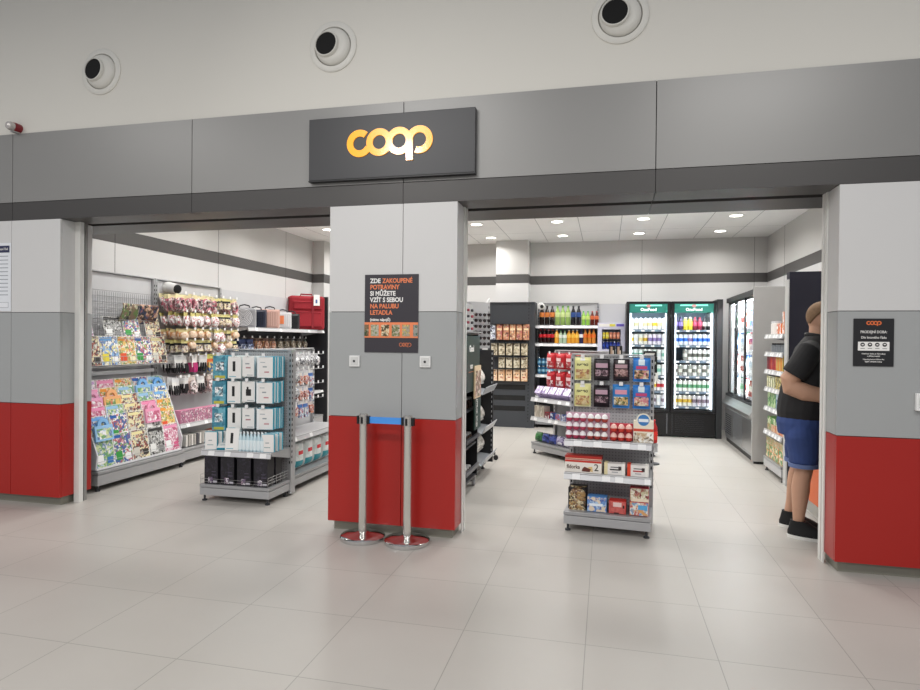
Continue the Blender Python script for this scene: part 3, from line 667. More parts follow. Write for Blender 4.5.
# ------------------------------------------------------------ C: phone accessory end unit
fr = Fr(-3.20, 5.27, 0)
xs = [-.255, -.10, .04, .205]
pegs = [(x, z, .26) for z in (1.30, 1.07, .83) for x in xs]
gondola(fr, 'silver end shelving unit with phone accessories left of the pillar', .70, 1.345, .41, [(.455, .38)], peg=pegs, tags=4, base_h=.165)
TEAL = M('1b9db8', .35); TEAL2 = art(['1b9db8', '2db0c8', '178aa4', 'd9f0f4', 'e8f6f8'], 30, 3)
A1 = P_(carton('accessory_box', .125, .045, .21, TEAL, art(['1590ae', '2aa9c4', '0f7f9c', '1a9ab8', '56bcd2'], 22, 1), [(.12, .88, .02, .14, M('c8c04a', .5)), (.2, .8, .35, .75, art(['eaf4f6', '9accda', '2a4a5a', 'ffffff'], 50, 5))]))
A2 = P_(carton('accessory_box', .125, .04, .20, M('d5e4e2', .4), WT, [(.36, .56, .32, .78, M('1c1c1e', .4)), (.1, .6, .07, .10, M('5ab0c4', .5))]))
A3 = P_(carton('accessory_box', .115, .04, .185, M('e0e6e6', .4), WT, [(.3, .7, .30, .62, M('202022', .4)), (.36, .5, .62, .74, M('202022', .4)), (.4, .9, .06, .09, M('8a9a9e', .5))]))
A3b = P_(carton('accessory_box', .115, .04, .185, M('e0e6e6', .4), WT, [(.3, .7, .40, .47, M('b88a90', .4)), (.25, .6, .6, .66, M('9aa0a4', .4)), (.4, .9, .06, .09, M('8a9a9e', .5))]))
A4 = P_(carton('accessory_box', .15, .035, .19, TEAL, WT, [(0, .12, 0, 1, M('f4f7f8', .4)), (.35, .6, .5, .56, M('9aa4a8', .5)), (.45, .75, .25, .31, M('c88a90', .5)), (.2, .5, .72, .76, M('b4bcc0', .5))]))
AN = ['teal phone cable box', 'white power adapter box', 'white accessory box', 'teal sided white earphone box']
for r_, z in enumerate((1.30, 1.07, .83)):
    for i, x in enumerate(xs):
        for d in range(3 if i != 3 else 5):
            P = (A1, A2, A3 if r_ == 1 else A3b, A4)[i]; hgt = (.21, .20, .185, .19)[i]
            P.put(fr.at(x+.004*d+random.uniform(-.006, .006), -.235+d*(.05 if i != 3 else .038), z-hgt+.006-random.uniform(0, .008)), fr.r+radians(random.uniform(4, 18) if d == 0 else 12), '%s, %s hook, %s row, %s in stack' % (AN[i], nth(i, 4), ('top', 'middle', 'bottom')[r_], ('front', 'second', 'third', 'fourth', 'rearmost')[d]), 'accessory box', 'phone accessory boxes on hooks')
A5 = P_(carton('accessory_box', .11, .03, .16, TEAL, WT, [(.3, .6, .5, .55, M('9aa4a8', .5)), (.2, .7, .25, .29, M('8aa4a8', .5))]))
for i in range(4): A5.put(fr.at(-.27+.016*i, -.34+.055*i, .457), fr.r+radians(14), 'teal and white box, %s in the left leaning row, middle shelf' % ('front', 'second', 'third', 'rearmost')[i], 'accessory box', 'boxes on the middle shelf')
A5.put(fr.at(-.155, -.335, .462), fr.r+radians(20), 'white box lying slanted between the teal boxes and power adapter', 'accessory box', 'boxes on the middle shelf', tilt=radians(-62))
A2.put(fr.at(-.055, -.34, .457), fr.r+radians(10), 'white power adapter box standing on the middle shelf', 'accessory box', 'boxes on the middle shelf', tilt=radians(-8))
TB = P_(bottle('spray_bottle', .018, .17, M('cfe6ee', .2), M('e8f4f8', .4), M('f0f6f8', .4), (.1, .6)))
n = 0
for d in range(2):
    for i in range(7): TB.put(fr.at(.03+i*.036, -.345+d*.05, .457), 0, 'small clear cleaner bottle, %s in %s row, middle shelf' % (nth(i, 7), ('front', 'rear')[d]), 'bottle', 'cleaner bottles')
for i in range(3): A5.put(fr.at(.295, -.33+.07*i, .457), fr.r+radians(12), 'teal and white box, %s at the right end of the middle shelf' % ('front', 'second', 'rearmost')[i], 'accessory box', 'boxes on the middle shelf')
HB = P_(carton('headphone_box', .135, .11, .255, M('17151b', .4), art(['1a171f', '1a171f', '241f2c', '1a171f', '322a3c', '1a171f'], 30, 2), [(.3, .62, .04, .24, art(['d7a9c4', '3a2a4a', 'f0e8f0', '6a4a7a'], 60, 3)), (.66, .95, .05, .12, M('cfcdd6', .5)), (.55, .9, .3, .34, M('4a4456', .5)), (.55, .85, .42, .45, M('4a4456', .5))]))
for d in range(2):
    for i in range(4): HB.put(fr.at(-.245+i*.165, -.325+d*.14, .155), 0, 'black headphone box, %s in %s row on the base shelf' % (nth(i, 4), ('front', 'rear')[d]), 'headphone box', 'black headphone boxes')
q = MB()
for s in (-1, 1):
    for zz in (.19, .215, .24): q.tube([(s*.335, -.40, zz), (s*.335, -.05, zz+.0)], .002, STEEL, 5)
    for k in range(6): q.tube([(s*.335, -.40+k*.07, .155), (s*.335, -.40+k*.07, .24)], .002, STEEL, 5)
for zz in (.19, .215): q.tube([(-.335, -.405, zz-.01), (.335, -.405, zz-.01)], .0015, STEEL, 5)
tag(q.obj('wire_fence', loc=(fr.x, fr.y, 0)), 'low wire fence around the black headphone boxes', 'wire fence')
# side bay facing the aisle
fr = Fr(-3.30, 5.93, 90)
pegs = [(-.5+i*.115, z, .22) for z in (1.30, 1.14, .98, .82) for i in range(9)]
gondola(fr, 'silver shelving bay facing the aisle behind the accessory end unit', 1.24, 1.345, .42, [(.515, .38)], back=M('bdbdbf', .4), peg=pegs, base_h=.17)
BL = [P_(card('blister_pack', .10, .13, M('dcdcde', .4), M('cfcfd2', .3), art(['e9e9ec', 'b4b4b8', 'ffffff', '6a6a70'], 60, 1), 'blob')), P_(card('blister_pack', .10, .16, M('e6e6ea', .4), WT, art(['1d1d20', 'c83a34', 'f2f2f2', 'e8783a'], 60, 2), 'box')),
      P_(card('blister_pack', .09, .19, M('2a2a2c', .4), M('7a3a2a', .4), art(['2a201c', 'c8683a', 'e8b47a', '5a2a20'], 50, 3), 'long')), P_(card('blister_pack', .10, .19, WT, M('4a7ac0', .4), art(['f2f2f4', 'd04a4a', '4a8ac8', 'e8e8ea'], 50, 4), 'box'))]
for r_, z in enumerate((1.30, 1.14, .98, .82)):
    for i in range(7 if r_ else 8):
        for d in range(2):
            k = ((0, 0, 0, 0, 0, 0, 0, 0), (0, 0, 1, 0, 1, 1, 3), (1, 0, 1, 0, 1, 1, 3), (2, 2, 2, 1, 3, 3, 1))[r_][i]
            BL[k].put(fr.at(-.5+i*.115, -.20+d*.1, z-(.13, .16, .19, .19)[k]+.01), fr.r, '%s pack, %s one on hook %s of row %s, aisle bay' % (('clear', 'white and black', 'brown', 'white and blue')[k], ('front', 'rear')[d], O[i], O[r_]), 'blister pack', 'blister packs in the aisle bay')
DP = P_(pouch('nappy_pack', .19, .27, .055, art(['eef2f0', 'f6f8f6', 'dfe9e6'], 20, 2), [(.1, .9, .0, .28, M('2a9aa8', .4)), (.25, .7, .5, .64, M('d8323a', .4))], M('f2f4f2', .4)))
for i in range(6): DP.put(fr.at(-.5+i*.2, -.30, .18), fr.r, 'white teal and red soft pack, %s on the aisle bay base' % nth(i, 6), 'soft pack', 'soft packs in the aisle bay')

# ------------------------------------------------------------ D: sweets end unit in the centre
fr = Fr(.05, 5.20, -5)
xs = [-.228, -.075, .078, .235]
gondola(fr, 'silver end shelving unit full of sweets in the shop entrance', .655, 1.345, .405, [(.705, .385), (.45, .395)], peg=[(x, z, .06) for z in (1.325, 1.11) for x in xs], base_h=.165, tags=4)
GOLD = art(['e9c34a', 'd8973a', 'f3e07a', 'b8622c', 'f0d890'], 45, 1); PALE = M('f1eea4', .4)
HR = P_(pouch('sweets_bag', .132, .175, .022, PALE, [(.08, .92, .05, .48, GOLD), (.35, .65, .88, .98, WT)], M('f4f2c0', .4)))
LQ = P_(pouch('sweets_bag', .125, .165, .022, M('1c1119', .4), [(.08, .92, .2, .5, art(['8a5a6c', '2a1a24', 'c8a0ae', '5c3a48'], 50, 2)), (.12, .88, .6, .82, M('c7a3b4', .4))], M('17101a', .4)))
LQ2 = P_(pouch('sweets_bag', .125, .165, .022, M('211117', .4), [(.08, .92, .2, .55, art(['6a3a3c', '2a1516', 'd0a09a', '8c5a58'], 50, 3)), (.12, .88, .6, .78, M('bd9aa2', .4)), (.3, .7, .84, .99, WT)], M('17101a', .4)))
BB = P_(pouch('sweets_bag', .132, .175, .022, M('2f7fd0', .4), [(.08, .92, .1, .5, art(['e9c98a', '3a2a1a', 'd8a05a', 'e8708a', 'f3e8c0'], 45, 4)), (.18, .82, .54, .68, M('c8487a', .4)), (.32, .68, .72, .98, M('dff0f8', .4))], M('2f7fd0', .4)))
BB2 = P_(pouch('sweets_bag', .132, .175, .022, M('3a8ad0', .4), [(.08, .92, .1, .48, art(['e9dc8a', '5a6a2a', 'f0c05a', '303030', 'f3e8c0'], 45, 5)), (.15, .85, .6, .8, M('e8a0b4', .4))], M('2f7fd0', .4)))
BN = {id(HR): 'pale yellow and gold sweets bag', id(LQ): 'black and mauve liquorice bag', id(LQ2): 'dark brown liquorice bag with white top', id(BB): 'blue sweets bag with pink title', id(BB2): 'blue sweets bag with pale picture'}
for r_, (z, row) in enumerate(((1.325, (HR, LQ, LQ2, BB)), (1.11, (HR, LQ, BB2, BB)))):
    for i, P in enumerate(row):
        o = P.put(fr.at(xs[i], -.058, z-.17), fr.r, '%s, %s, %s row of the sweets unit' % (BN[id(P)], nth(i, 4), ('upper', 'lower')[r_]), 'sweets bag', 'hanging sweets bags')
        if P is HR: text('HARIBO', .026, M('1c1c18', .5), o, (0, -.021, .112), align='CENTER', bold=.03, sx=.95)
EG = {}
def mk_egg(c1, c2):
    def mk():
        a = M(c1, .3); b = M(c2, .35)
        return MB().lathe([(.006, 0, b), (.02, .006, b), (.0255, .022, b), (.0262, .03, a), (.024, .042, a), (.018, .054, a), (.009, .0625, a), (.002, .064, a)], a, 16).obj('chocolate_egg', smooth=True)
    return mk
E1 = P_(mk_egg('f3eef0', 'b03a58')); E2 = P_(mk_egg('f4f2f0', 'a8403a')); E3 = P_(mk_egg('f0c0b4', 'c8382e'))
for r_ in range(3):
    for i in range(6):
        P = E1 if i < 3 else E2
        P.put(fr.at(-.298+i*.053+(.006 if i > 2 else 0), -.32+.012*r_, .707+r_*.066), 0, 'white chocolate egg, %s of six in the %s row of the egg display' % (nth(i, 6), ('bottom', 'middle', 'top')[r_]), 'chocolate egg', 'white chocolate eggs')
for r_ in range(2):
    for i in range(3): E3.put(fr.at(.043+i*.056, -.32+.012*r_, .707+r_*.066), 0, 'pink and red chocolate egg, %s in the %s row' % (nth(i, 3), ('lower', 'upper')[r_]), 'chocolate egg', 'pink chocolate eggs')
q = MB(); q.box(-.325, .01, -.29, -.28, .707, .91, M('c9a3b4', .5)); q.box(.012, .185, -.29, -.28, .707, .84, M('c33a4a', .5))
tag(q.obj('egg_display_tray', loc=fr.at(0, 0, 0), rot=(0, 0, fr.r)), 'pink card tray behind the stacked chocolate eggs', 'display tray')
def mk_kid():
    t = thing('biscuit_box', '', 'biscuit box')
    q = MB(); q.box(-.072, .072, -.03, .03, 0, .165, M('f1e7d2', .45)); q.box(-.07, .07, -.0306, -.03, .002, .075, art(['f4ead8', 'cfa36a', 'e9dcc0', '8a6a4a', 'fffaf0'], 40, 2)); q.box(-.072, .072, -.0312, -.0303, .085, .105, M('d8503a', .5)); q.obj('carton', t)
    q = MB(); q.lathe([(.052, -.031), (.052, -.028)], M('f3ecd8', .45), 30, c=(0, 0, .17), ax='y'); q.lathe([(.042, -.0325), (.042, -.031)], M('3d7fc0', .45), 30, c=(0, 0, .17), ax='y'); q.box(-.036, .036, -.0345, -.0325, .157, .18, M('eef4fa', .4)); q.obj('round_topper', t)
    return t
P_(mk_kid).put(fr.at(.262, -.31, .707), fr.r, 'cream biscuit box with round blue topper at the right of the egg shelf', 'biscuit box', None)
# chocolate boxes shelf
def mk_box2():
    t = thing('chocolate_box', '', 'chocolate box')
    q = MB(); q.box(-.14, .14, -.05, .05, 0, .095, M('efe9e0', .4)); q.box(-.139, .139, -.0508, -.05, .078, .094, M('c8382a', .4)); q.obj('carton', t, bev=.001)
    q = MB(); q.prism([(-.01+.0, .01), (.05, .008), (.06, .03), (.03, .04), (.01, .047), (-.005, .03)], -.0515, -.0505, M('6a3428', .5)); q.prism([(.03, .015), (.075, .01), (.07, .05), (.04, .045)], -.0512, -.0504, M('e2c38a', .5)); q.obj('picture', t)
    text('fidorka', .042, M('54301c', .5), t, (-.125, -.051, .028), bold=.01, sx=.85); text('2', .075, M('3a3430', .5), t, (.082, -.051, .02), bold=.0)
    return t
C1 = P_(mk_box2)
C1.put(fr.at(-.182, -.305, .452), fr.r, 'long white chocolate box with a large number 2, lower of two', 'chocolate box', 'long chocolate boxes')
q = MB(); q.box(-.14, .14, -.05, .05, 0, .03, M('b02a20', .4)); q.box(-.139, .139, -.0508, -.05, .004, .01, M('e6c0a8', .4)); tag(q.obj('chocolate_box', loc=fr.at(-.182, -.295, .549), rot=(0, 0, fr.r), bev=.001), 'flat red chocolate box lying on the long white one', 'chocolate box', 'long chocolate boxes')
def mk_pr(acc, bot, nm):
    def mk():
        q = MB(); q.box(-.075, .075, -.04, .04, 0, .085, M('ece8e4', .4)); q.box(-.077, -.052, -.0415, .04, 0, .09, acc); q.box(.055, .077, -.0415, .04, 0, .088, M('f4f1ea', .4))
        q.box(-.035, .04, -.0412, -.04, .035, .045, bot); q.box(-.03, .03, -.0412, -.04, .055, .062, M('5a5a5e', .5)); q.box(.028, .05, -.0412, -.04, .038, .066, M('3a3030', .5)); q.box(-.02, .025, -.0412, -.04, .018, .024, M('9aa', .5) if 0 else M('9a9aa0', .5)); return q.obj('praline_box')
    return mk
P_(mk_pr(M('e9dcae', .4), M('3a3036', .5), 0)).put(fr.at(.055, -.315, .452), fr.r, 'white praline box with cream end, middle of the chocolate shelf', 'praline box', 'praline boxes')
P_(mk_pr(M('e0482a', .4), M('b02a30', .5), 0)).put(fr.at(.225, -.315, .452), fr.r, 'white praline box with bright orange end, right of the chocolate shelf', 'praline box', 'praline boxes')
# base shelf
CP = P_(pouch('coffee_sweets_bag', .125, .085, .03, art(['d8b45a', '2a1a14', 'e9d7a0', '6a3a1c', 'b88a3a'], 40, 7)))
q = MB(); q.box(-.068, .068, -.07, .07, 0, .165, M('15100f', .4)); tag(q.obj('counter_box', loc=fr.at(-.232, -.24, .155), rot=(0, 0, fr.r), bev=.002), 'black display box holding brown and gold bags, far left of base shelf', 'display box')
for i in range(4): CP.put(fr.at(-.228, -.325-.0*i, .157+i*.036), fr.r, 'brown and gold chocolate bag, %s from the bottom of the stack' % O[i], 'sweets bag', 'brown and gold bags', tilt=radians(-50))
P_(carton('counter_box', .145, .10, .115, M('4f8fd4', .4), art(['5a9ae0', '3a7ad0', 'a8d0f2', '2a5ab8', 'e8d0b0'], 35, 2), [(.1, .8, .38, .55, M('e8f0fa', .4))])).put(fr.at(-.075, -.30, .157), fr.r, 'light blue snack box on the base shelf', 'snack box', None)
P_(carton('counter_box', .125, .10, .095, M('d12f26', .4), art(['d8362c', 'c82a22', 'e05040', 'd8362c'], 30, 2), [(.25, .75, .55, .9, M('e9c9c4', .4)), (.82, .92, .45, .7, M('3a1414', .5)), (.3, .6, 0, .1, M('4a1a1a', .5))])).put(fr.at(.078, -.30, .157), fr.r, 'bright red cut out snack box on the base shelf', 'snack box', None)
P_(carton('counter_box', .135, .09, .10, M('c82f34', .4), art(['e8d8c0', 'd03a34', 'f3ead8', '4a9ad0', 'e8a03a'], 35, 3), [(.45, .95, .45, .8, M('5aa8dc', .4))])).put(fr.at(.236, -.305, .157), fr.r, 'red and blue waffle box, lower of the pair at right', 'snack box', None)
P_(carton('counter_box', .135, .09, .105, M('c02a3a', .4), art(['e8e0c4', 'b8443a', 'c8c08a', 'f0e8d0', '8a2a2a'], 35, 4), [(.1, 1, .04, .25, M('ecdcc4', .4))])).put(fr.at(.238, -.30, .258), fr.r, 'red and cream waffle box stacked on the red and blue one', 'snack box', None)
q = P_(carton('mini_box', .048, .05, .075, M('17120f', .4), None, [(.25, .6, .1, .9, M('c8a890', .4)), (.55, .8, .05, .5, M('f0e0d0', .4))]))
for i in range(2): q.put(fr.at(.0+i*.055, .01, 1.358), fr.r, 'small black box with pale figure on the top cap, %s one' % ('left', 'right')[i], 'small box', 'small black boxes on top')

# ------------------------------------------------------------ E: angled double unit behind
fr = Fr(-.95+.5*.707+.42*.707, 8.1-.5*.707+.42*.707, -45)
AU = gondola(fr, 'silver double shelving unit standing at an angle behind the sweets unit', 1.0, 1.33, .42, [(.73, .42), (.48, .42)], peg=[(-.33+i*.19, z, .24) for z in (1.30, 1.06) for i in range(3)], back=M('b3b3b5', .4), tags=5)
RB = P_(pouch('biscuit_bag', .165, .19, .04, M('b81824', .35), [(.1, .9, .1, .45, art(['b81824', '8a0f18', 'd8303a', 'f0dcd8'], 30, 1)), (.1, .7, .5, .72, M('ecd0d0', .4))], M('b81824', .35)))
for r_, z in enumerate((1.30, 1.06)):
    for i in range(3):
        for d in range(2): RB.put(fr.at(-.33+i*.19, -.22+d*.1, z-.185), fr.r, 'shiny red bag, %s in the %s row of the angled unit, %s one' % (nth(i, 3), ('upper', 'lower')[r_], ('front', 'rear')[d]), 'snack bag', 'red bags on the angled unit')
PU = P_(carton('chocolate_bar_box', .10, .16, .05, M('b9a6d0', .4), art(['c8b8e0', '7a5aa4', 'e8e0f2', 'a98cc8', 'f4f0fa'], 30, 2))); 
for i in range(7): PU.put(fr.at(-.42+i*.135, -.31, .735), fr.r, 'lilac chocolate box, %s leaning on the top shelf of the angled unit' % nth(i, 7), 'chocolate box', 'lilac chocolate boxes', tilt=radians(-38), sc=(1.15, 1.2, 2.2))
MX = [P_(carton('small_carton', .085, .1, .075, M(c, .4), art(a, 40, i))) for i, (c, a) in enumerate([('ece6da', ['f0e8dc', 'd8c8b4', 'b8a890']), ('c83a44', ['c83a44', 'e8e0e0', '7a1a24']), ('4a6ac0', ['4a6ac0', 'e8ecf8', '2a3a80']), ('e8e4e0', ['e8e4e0', '5a7ad0', 'c83a44'])])]
for i in range(9):
    k = (0, 0, 1, 2, 3, 2, 3, 1, 3)[i]; MX[k].put(fr.at(-.43+i*.105, -.33, .482), fr.r, '%s small carton, %s on the second shelf of the angled unit' % (('cream', 'red', 'blue', 'white')[k], nth(i, 9)), 'carton', 'small cartons on the angled unit', sc=(1, 1, 1.9) if i < 2 else None)
BC = [P_(pouch('snack_bag', .13, .15, .045, art(c, 30, i))) for i, c in enumerate([['2a7a3a', '4aa04a', '1a5a2a'], ['20389a', '3a5ac8', '142468'], ['7a6ab0', 'c8bce8', '4a3a80', 'e8e4f4'], ['c82a24', 'e8d0c0', '8a1414'], ['e0b43a', 'c82a24', '2a2a2a']])]
for i in range(7):
    k = (0, 1, 1, 2, 2, 3, 4)[i]; BC[k].put(fr.at(-.43+i*.14, -.34, .165), fr.r, '%s bag, %s on the base shelf of the angled unit' % (('green', 'dark blue', 'lilac', 'red', 'yellow and red')[k], nth(i, 7)), 'snack bag', 'bags on the base of the angled unit', tilt=radians(-15), sc=(1, 1, .72))
fb = Fr(fr.x+.04*.707, fr.y+.04*.707, 135)
q = MB(); q.box(-.496, .496, .08, .86, .055, .12, GREYM); q.box(-.496, .496, .08, .865, .125, .165, M('a6a6a8', .4, .35)); q.obj('rear_base_shelf', AU)
for sx in (-1, 1): MB().lathe([(.022, 0), (.022, .012), (.009, .016), (.009, .056)], DKGR, 10, c=(sx*.46, .83, 0)).obj('foot', AU)
BT = P_(bottle('sauce_bottle', .045, .30, M('a81a1a', .3), M('d83028', .4), M('c81e1e', .4), (.15, .5)))
BT.put(fb.at(-.45, -.80, .17), 0, 'red bottle standing at the right end of the angled unit', 'bottle', None)
t = thing('price_sign', 'small black and white hanging sign right of the sweets unit', 'sign', (.50, 7.75, 0), radians(-3))
q = MB(); q.box(-.06, .09, -.006, 0, 1.29, 1.36, BLK); q.box(-.04, .07, -.007, -.0061, 1.318, 1.335, M('c8c8c0', .4)); q.obj('top_plate', t)
q = MB(); q.box(.02, .10, -.006, 0, 1.10, 1.29, M('15181a', .4)); q.box(.035, .085, -.007, -.0061, 1.20, 1.23, M('9aa09a', .4)); q.box(.01, .11, -.008, 0, 1.0, 1.10, M('e4e4e0', .4)); q.box(.03, .08, -.009, -.0081, 1.06, 1.09, BLK); q.obj('side_plate', t)
q = MB(); q.lathe([(.09, 0), (.09, .012), (.008, .02), (.008, 1.29)], DKGR, 16, c=(.05, .012, 0)); q.obj('stand', t)

# ------------------------------------------------------------ F: dark stands right of the pillar
t = thing('snack_stand', 'black wheeled snack stand with dark green panels beside the pillar', 'display stand', (-1.45, 5.83, 0), radians(90))
GRN = M('16382f', .45)
q = MB(); q.box(-.32, .32, .16, .19, .10, 1.52, BLK); 
for s in (-1, 1): q.box(s*.31-.012, s*.31+.012, -.19, .16, .10, 1.52, BLK)
q.box(-.32, .32, -.19, .19, 1.52, 1.54, BLK); q.obj('cabinet', t, bev=.002)
for z in (.12, .45, .80): MB().box(-.298, .298, -.18, .158, z-.02, z, DKGR).obj('shelf', t)
MB().box(-.29, .29, -.21, -.192, .98, 1.51, GRN).obj('green_header_panel', t)
text('Good', .085, WT, t, (-.1, -.212, 1.36), bold=.02, align='CENTER'); text('BOX', .05, WT, t, (-.1, -.212, 1.20), bold=.02, align='CENTER')
q = MB(); q.box(-.22, .14, -.2125, -.2105, 1.165, 1.172, M('c87a5a', .5)); q.obj('red_line', t)
q = MB(); q.box(-.02, .27, -.229, -.216, .60, .90, GRN); q.box(-.02, .27, -.229, -.216, .905, 1.22, M('e0cba8', .5)); q.box(.01, .25, -.2315, -.2295, .92, 1.17, art(['e8d8b8', 'b04a34', 'f2e8d0', '6a7a3a', '8a4a2a'], 30, 2)); q.obj('food_poster', t)
text('Gut drauf', .07, WT, t, (.10, -.2305, .62), rot=(pi/2, -pi/2, 0), bold=.01)
q = MB(); q.box(-.3, .3, -.215, -.19, .20, .235, M('5a5a5e', .4)); q.box(-.3, .3, -.215, -.19, .50, .535, M('3a3a3e', .4)); q.obj('front_rail', t)
def mk_caster(): return None
for sx in (-1, 1):
    for sy in (-1, 1):
        c_ = MB(); c_.lathe([(.032, -.012), (.034, -.008), (.034, .008), (.032, .012)], M('77777a', .4), 20, c=(sx*.28, sy*.16, .034), ax='y'); c_.box(sx*.28-.02, sx*.28+.02, sy*.16-.02, sy*.16+.02, .06, .10, STEEL); c_.obj('caster', t, True)
JR = P_(jar('snack_jar', .035, .10, art(['2a1c16', '6a4a34', '1a1210'], 40, 1), M('c8c8c8', .4)))
sfr = Fr(-1.45, 5.83, 90)
for j, z in enumerate((.122, .452, .802)):
    for i in range(6): JR.put(sfr.at(-.24+i*.085, -.12, z), 0, 'dark snack jar, %s on the %s shelf of the black stand' % (nth(i, 6), ('bottom', 'middle', 'top')[j]), 'jar', 'jars in the black stand')
t = thing('card_display', 'grey folded card display standing on the black snack stand', 'display', (-1.32, 5.80, 1.541), radians(80))
q = MB(); q.box(-.2, .2, 0, .01, 0, .27, M('b5b5b5', .5)); q.prism([(-.2, .27), (-.16, .36), (.0, .29), (.2, .27)], 0, .01, M('bcbcbc', .5)); q.box(-.2, .2, -.1, 0, 0, .01, M('a8a8a8', .5)); q.obj('card_back', t)
for i in range(4):
    for j in range(4): MB().lathe([(.013, -.02), (.013, -.002)], M('b04a5a' if (i+j) % 2 else '3a3a3e', .5), 10, c=(-.15+i*.1, 0, .04+j*.06), ax='y').obj('round_trinket', t)
# black gondola with throw-in shelves
fr = Fr(-1.70, 6.62, 90)
gondola(fr, 'black aisle shelving with white lipped baskets behind the snack stand', .72, 1.36, .38, [], back=M('1c1c20', .5), frame=M('18181a', .45), tags=0)
q0 = thing('bin_shelf', 'x', 'shelf')
bpy.data.objects.remove(q0)
m_ = MB(); m_.box(-1.68, -1.25, 6.965, 6.985, .08, 1.36, M('18181b', .5))
for k in range(22): m_.box(-1.27, -1.262, 6.9635, 6.9649, .15+k*.055, .175+k*.055, M('b8b8ba', .5))
tag(m_.obj('black_side_panel'), 'black slotted side panel at the far end of the tray shelving', 'panel')
PL = P_(pouch('white_textile_pack', .20, .24, .07, art(['e4e0d8', 'cfc9bc', 'f2efe8', 'b8b2a6'], 40, 3)))
for j, z in enumerate((.93, .52, .19)):
    b_ = thing('shelf_tray', 'tilted clear tray on the black aisle shelving, %s one' % ('upper', 'middle', 'lower')[j], 'tray', fr.at(0, 0, z), fr.r, 'trays on the black shelving')
    m_ = MB(); m_.prism([(-.001, .02), (-.46, -.03), (-.50, .047), (-.495, .052), (-.457, -.022), (-.001, .03)], -.34, .34, M('a9adb2', .25), 'x'); m_.obj('tray', b_)
    for i in range(3): PL.put(fr.at(-.22+i*.22, -.34, z+.055), fr.r, '%s folded pack, %s in the %s tray of the black shelving' % (('cream knitted', 'white', 'white')[j], nth(i, 3), ('upper', 'middle', 'lower')[j]), 'textile pack', 'packs in the black shelving', tilt=radians(-35), sc=1.15)
# sunglasses tower
t = thing('sunglasses_tower', 'grey sunglasses display tower on top of the black shelving', 'sunglasses display', (-1.30, 6.45, 1.385), radians(52))
q = MB(); q.box(-.13, .13, 0, .02, 0, .49, M('b9b9bb', .4)); q.prism([(.09, .49), (.13, .54), (.13, .49)], 0, .02, M('d8d8d8', .4)); q.box(-.13, .13, .02, .24, 0, .02, DKGR); q.box(-.13, -.12, .02, .2, .02, .49, M('a9a9ab', .4)); q.box(.12, .13, .02, .2, .02, .49, M('a9a9ab', .4)); q.obj('tower_body', t)
q = MB()
for s in (-1, 1):
    for k in range(8): q.box(s*.115-.004, s*.115+.004, -.0015, 0, .04+k*.055, .065+k*.055, DARKGAP)
q.obj('slot_strip', t)
MB().lathe([(.10, -.024), (.10, -.004), (.02, 0)], DKGR, 20, c=(0, .12, .0)).obj('foot_plate', t)
def mk_sun():
    o = thing('sunglasses', '', 'sunglasses')
    q = MB()
    for s in (-1, 1): q.ell((s*.034, 0, 0), (.028, .006, .021), M('1d1216', .15), 14, 8)
    q.obj('lenses', o, True)
    q = MB(); q.tube([(-.03, 0, .015), (0, -.004, .012), (.03, 0, .015)], .003, M('3a2026', .3), 6)
    for s in (-1, 1): q.tube([(s*.062, 0, .01), (s*.066, .05, .012)], .003, M('3a2026', .3), 6)
    q.obj('frame', o, True); return o
SG = P_(mk_sun)
sf = Fr(-1.30, 6.45, 52)
for r_ in range(6):
    for i in range(2 ):
        if r_ == 5 and i == 1: pass
        SG.put(sf.at(-.06+i*.12 if 1 else 0, -.03, 1.43+r_*.062), sf.r, 'dark sunglasses, %s column, row %s from the bottom of the tower' % (('left', 'right')[i], O[r_]), 'sunglasses', 'sunglasses on the tower', sc=.88)
# office chair
t = thing('office_chair', 'black office chair whose wheeled foot pokes out past the black shelving', 'chair', (-1.62, 7.55, 0), radians(10))
for k in range(5):
    a = radians(72*k-20); MB().tube([(0, 0, .12), (.16*cos(a), .16*sin(a), .105), (.31*cos(a), .31*sin(a), .075)], [.03, .022, .018], BLK, 8).obj('star_leg', t, True)
    q = MB(); q.lathe([(.03, -.022), (.03, .022)], BLK, 16, c=(.32*cos(a), .32*sin(a), .03), ax='y'); q.obj('wheel', t, True)
MB().tube([(0, 0, .1), (0, 0, .46)], .025, DKGR, 12).obj('gas_column', t, True)
MB().box(-.23, .23, -.22, .22, .46, .54, M('1c1c20', .8)).obj('seat', t, bev=.03)
q = MB(); q.box(-.21, .21, .2, .26, .62, 1.08, M('1c1c20', .8)); q.obj('backrest', t, bev=.03)
MB().box(-.03, .03, .2, .27, .48, .64, BLK).obj('back_support', t)

# ------------------------------------------------------------ G: back wall
ut = thing('wall_display_unit', 'tall charcoal display wall with hanging snack packs on the back column', 'display unit', (-1.57, 10.42, 0))
UD = M('3b3e43', .5)
q = MB(); q.box(-.40, .40, 0, .33, 0, 2.125, UD)
q.obj('body', ut, bev=.003)
for x0, x1 in ((-.4, -.34), (.26, .34)):
    q = MB(); q.box(x0, x1, -.012, 0, 0, 2.12, UD)
    for k in range(36): q.box((x0+x1)/2-.006, (x0+x1)/2+.006, -.0135, -.0121, .1+k*.056, .125+k*.056, DARKGAP)
    q.obj('slotted_strip', ut)
q = MB()
for k in range(1, 5): q.box(-.33, .25, -.003, 0, .18*k+.1, .184+.18*k, DARKGAP)
q.box(-.39, .39, -.016, -.0005, 2.095, 2.124, M('2a2c30', .5)); q.obj('groove', ut)
for z in (1.755, 1.435, 1.195, .99): MB().box(-.33, .26, -.12, -.001, z-.006, z+.006, M('2c2e32', .5)).obj('hanging_bar', ut)
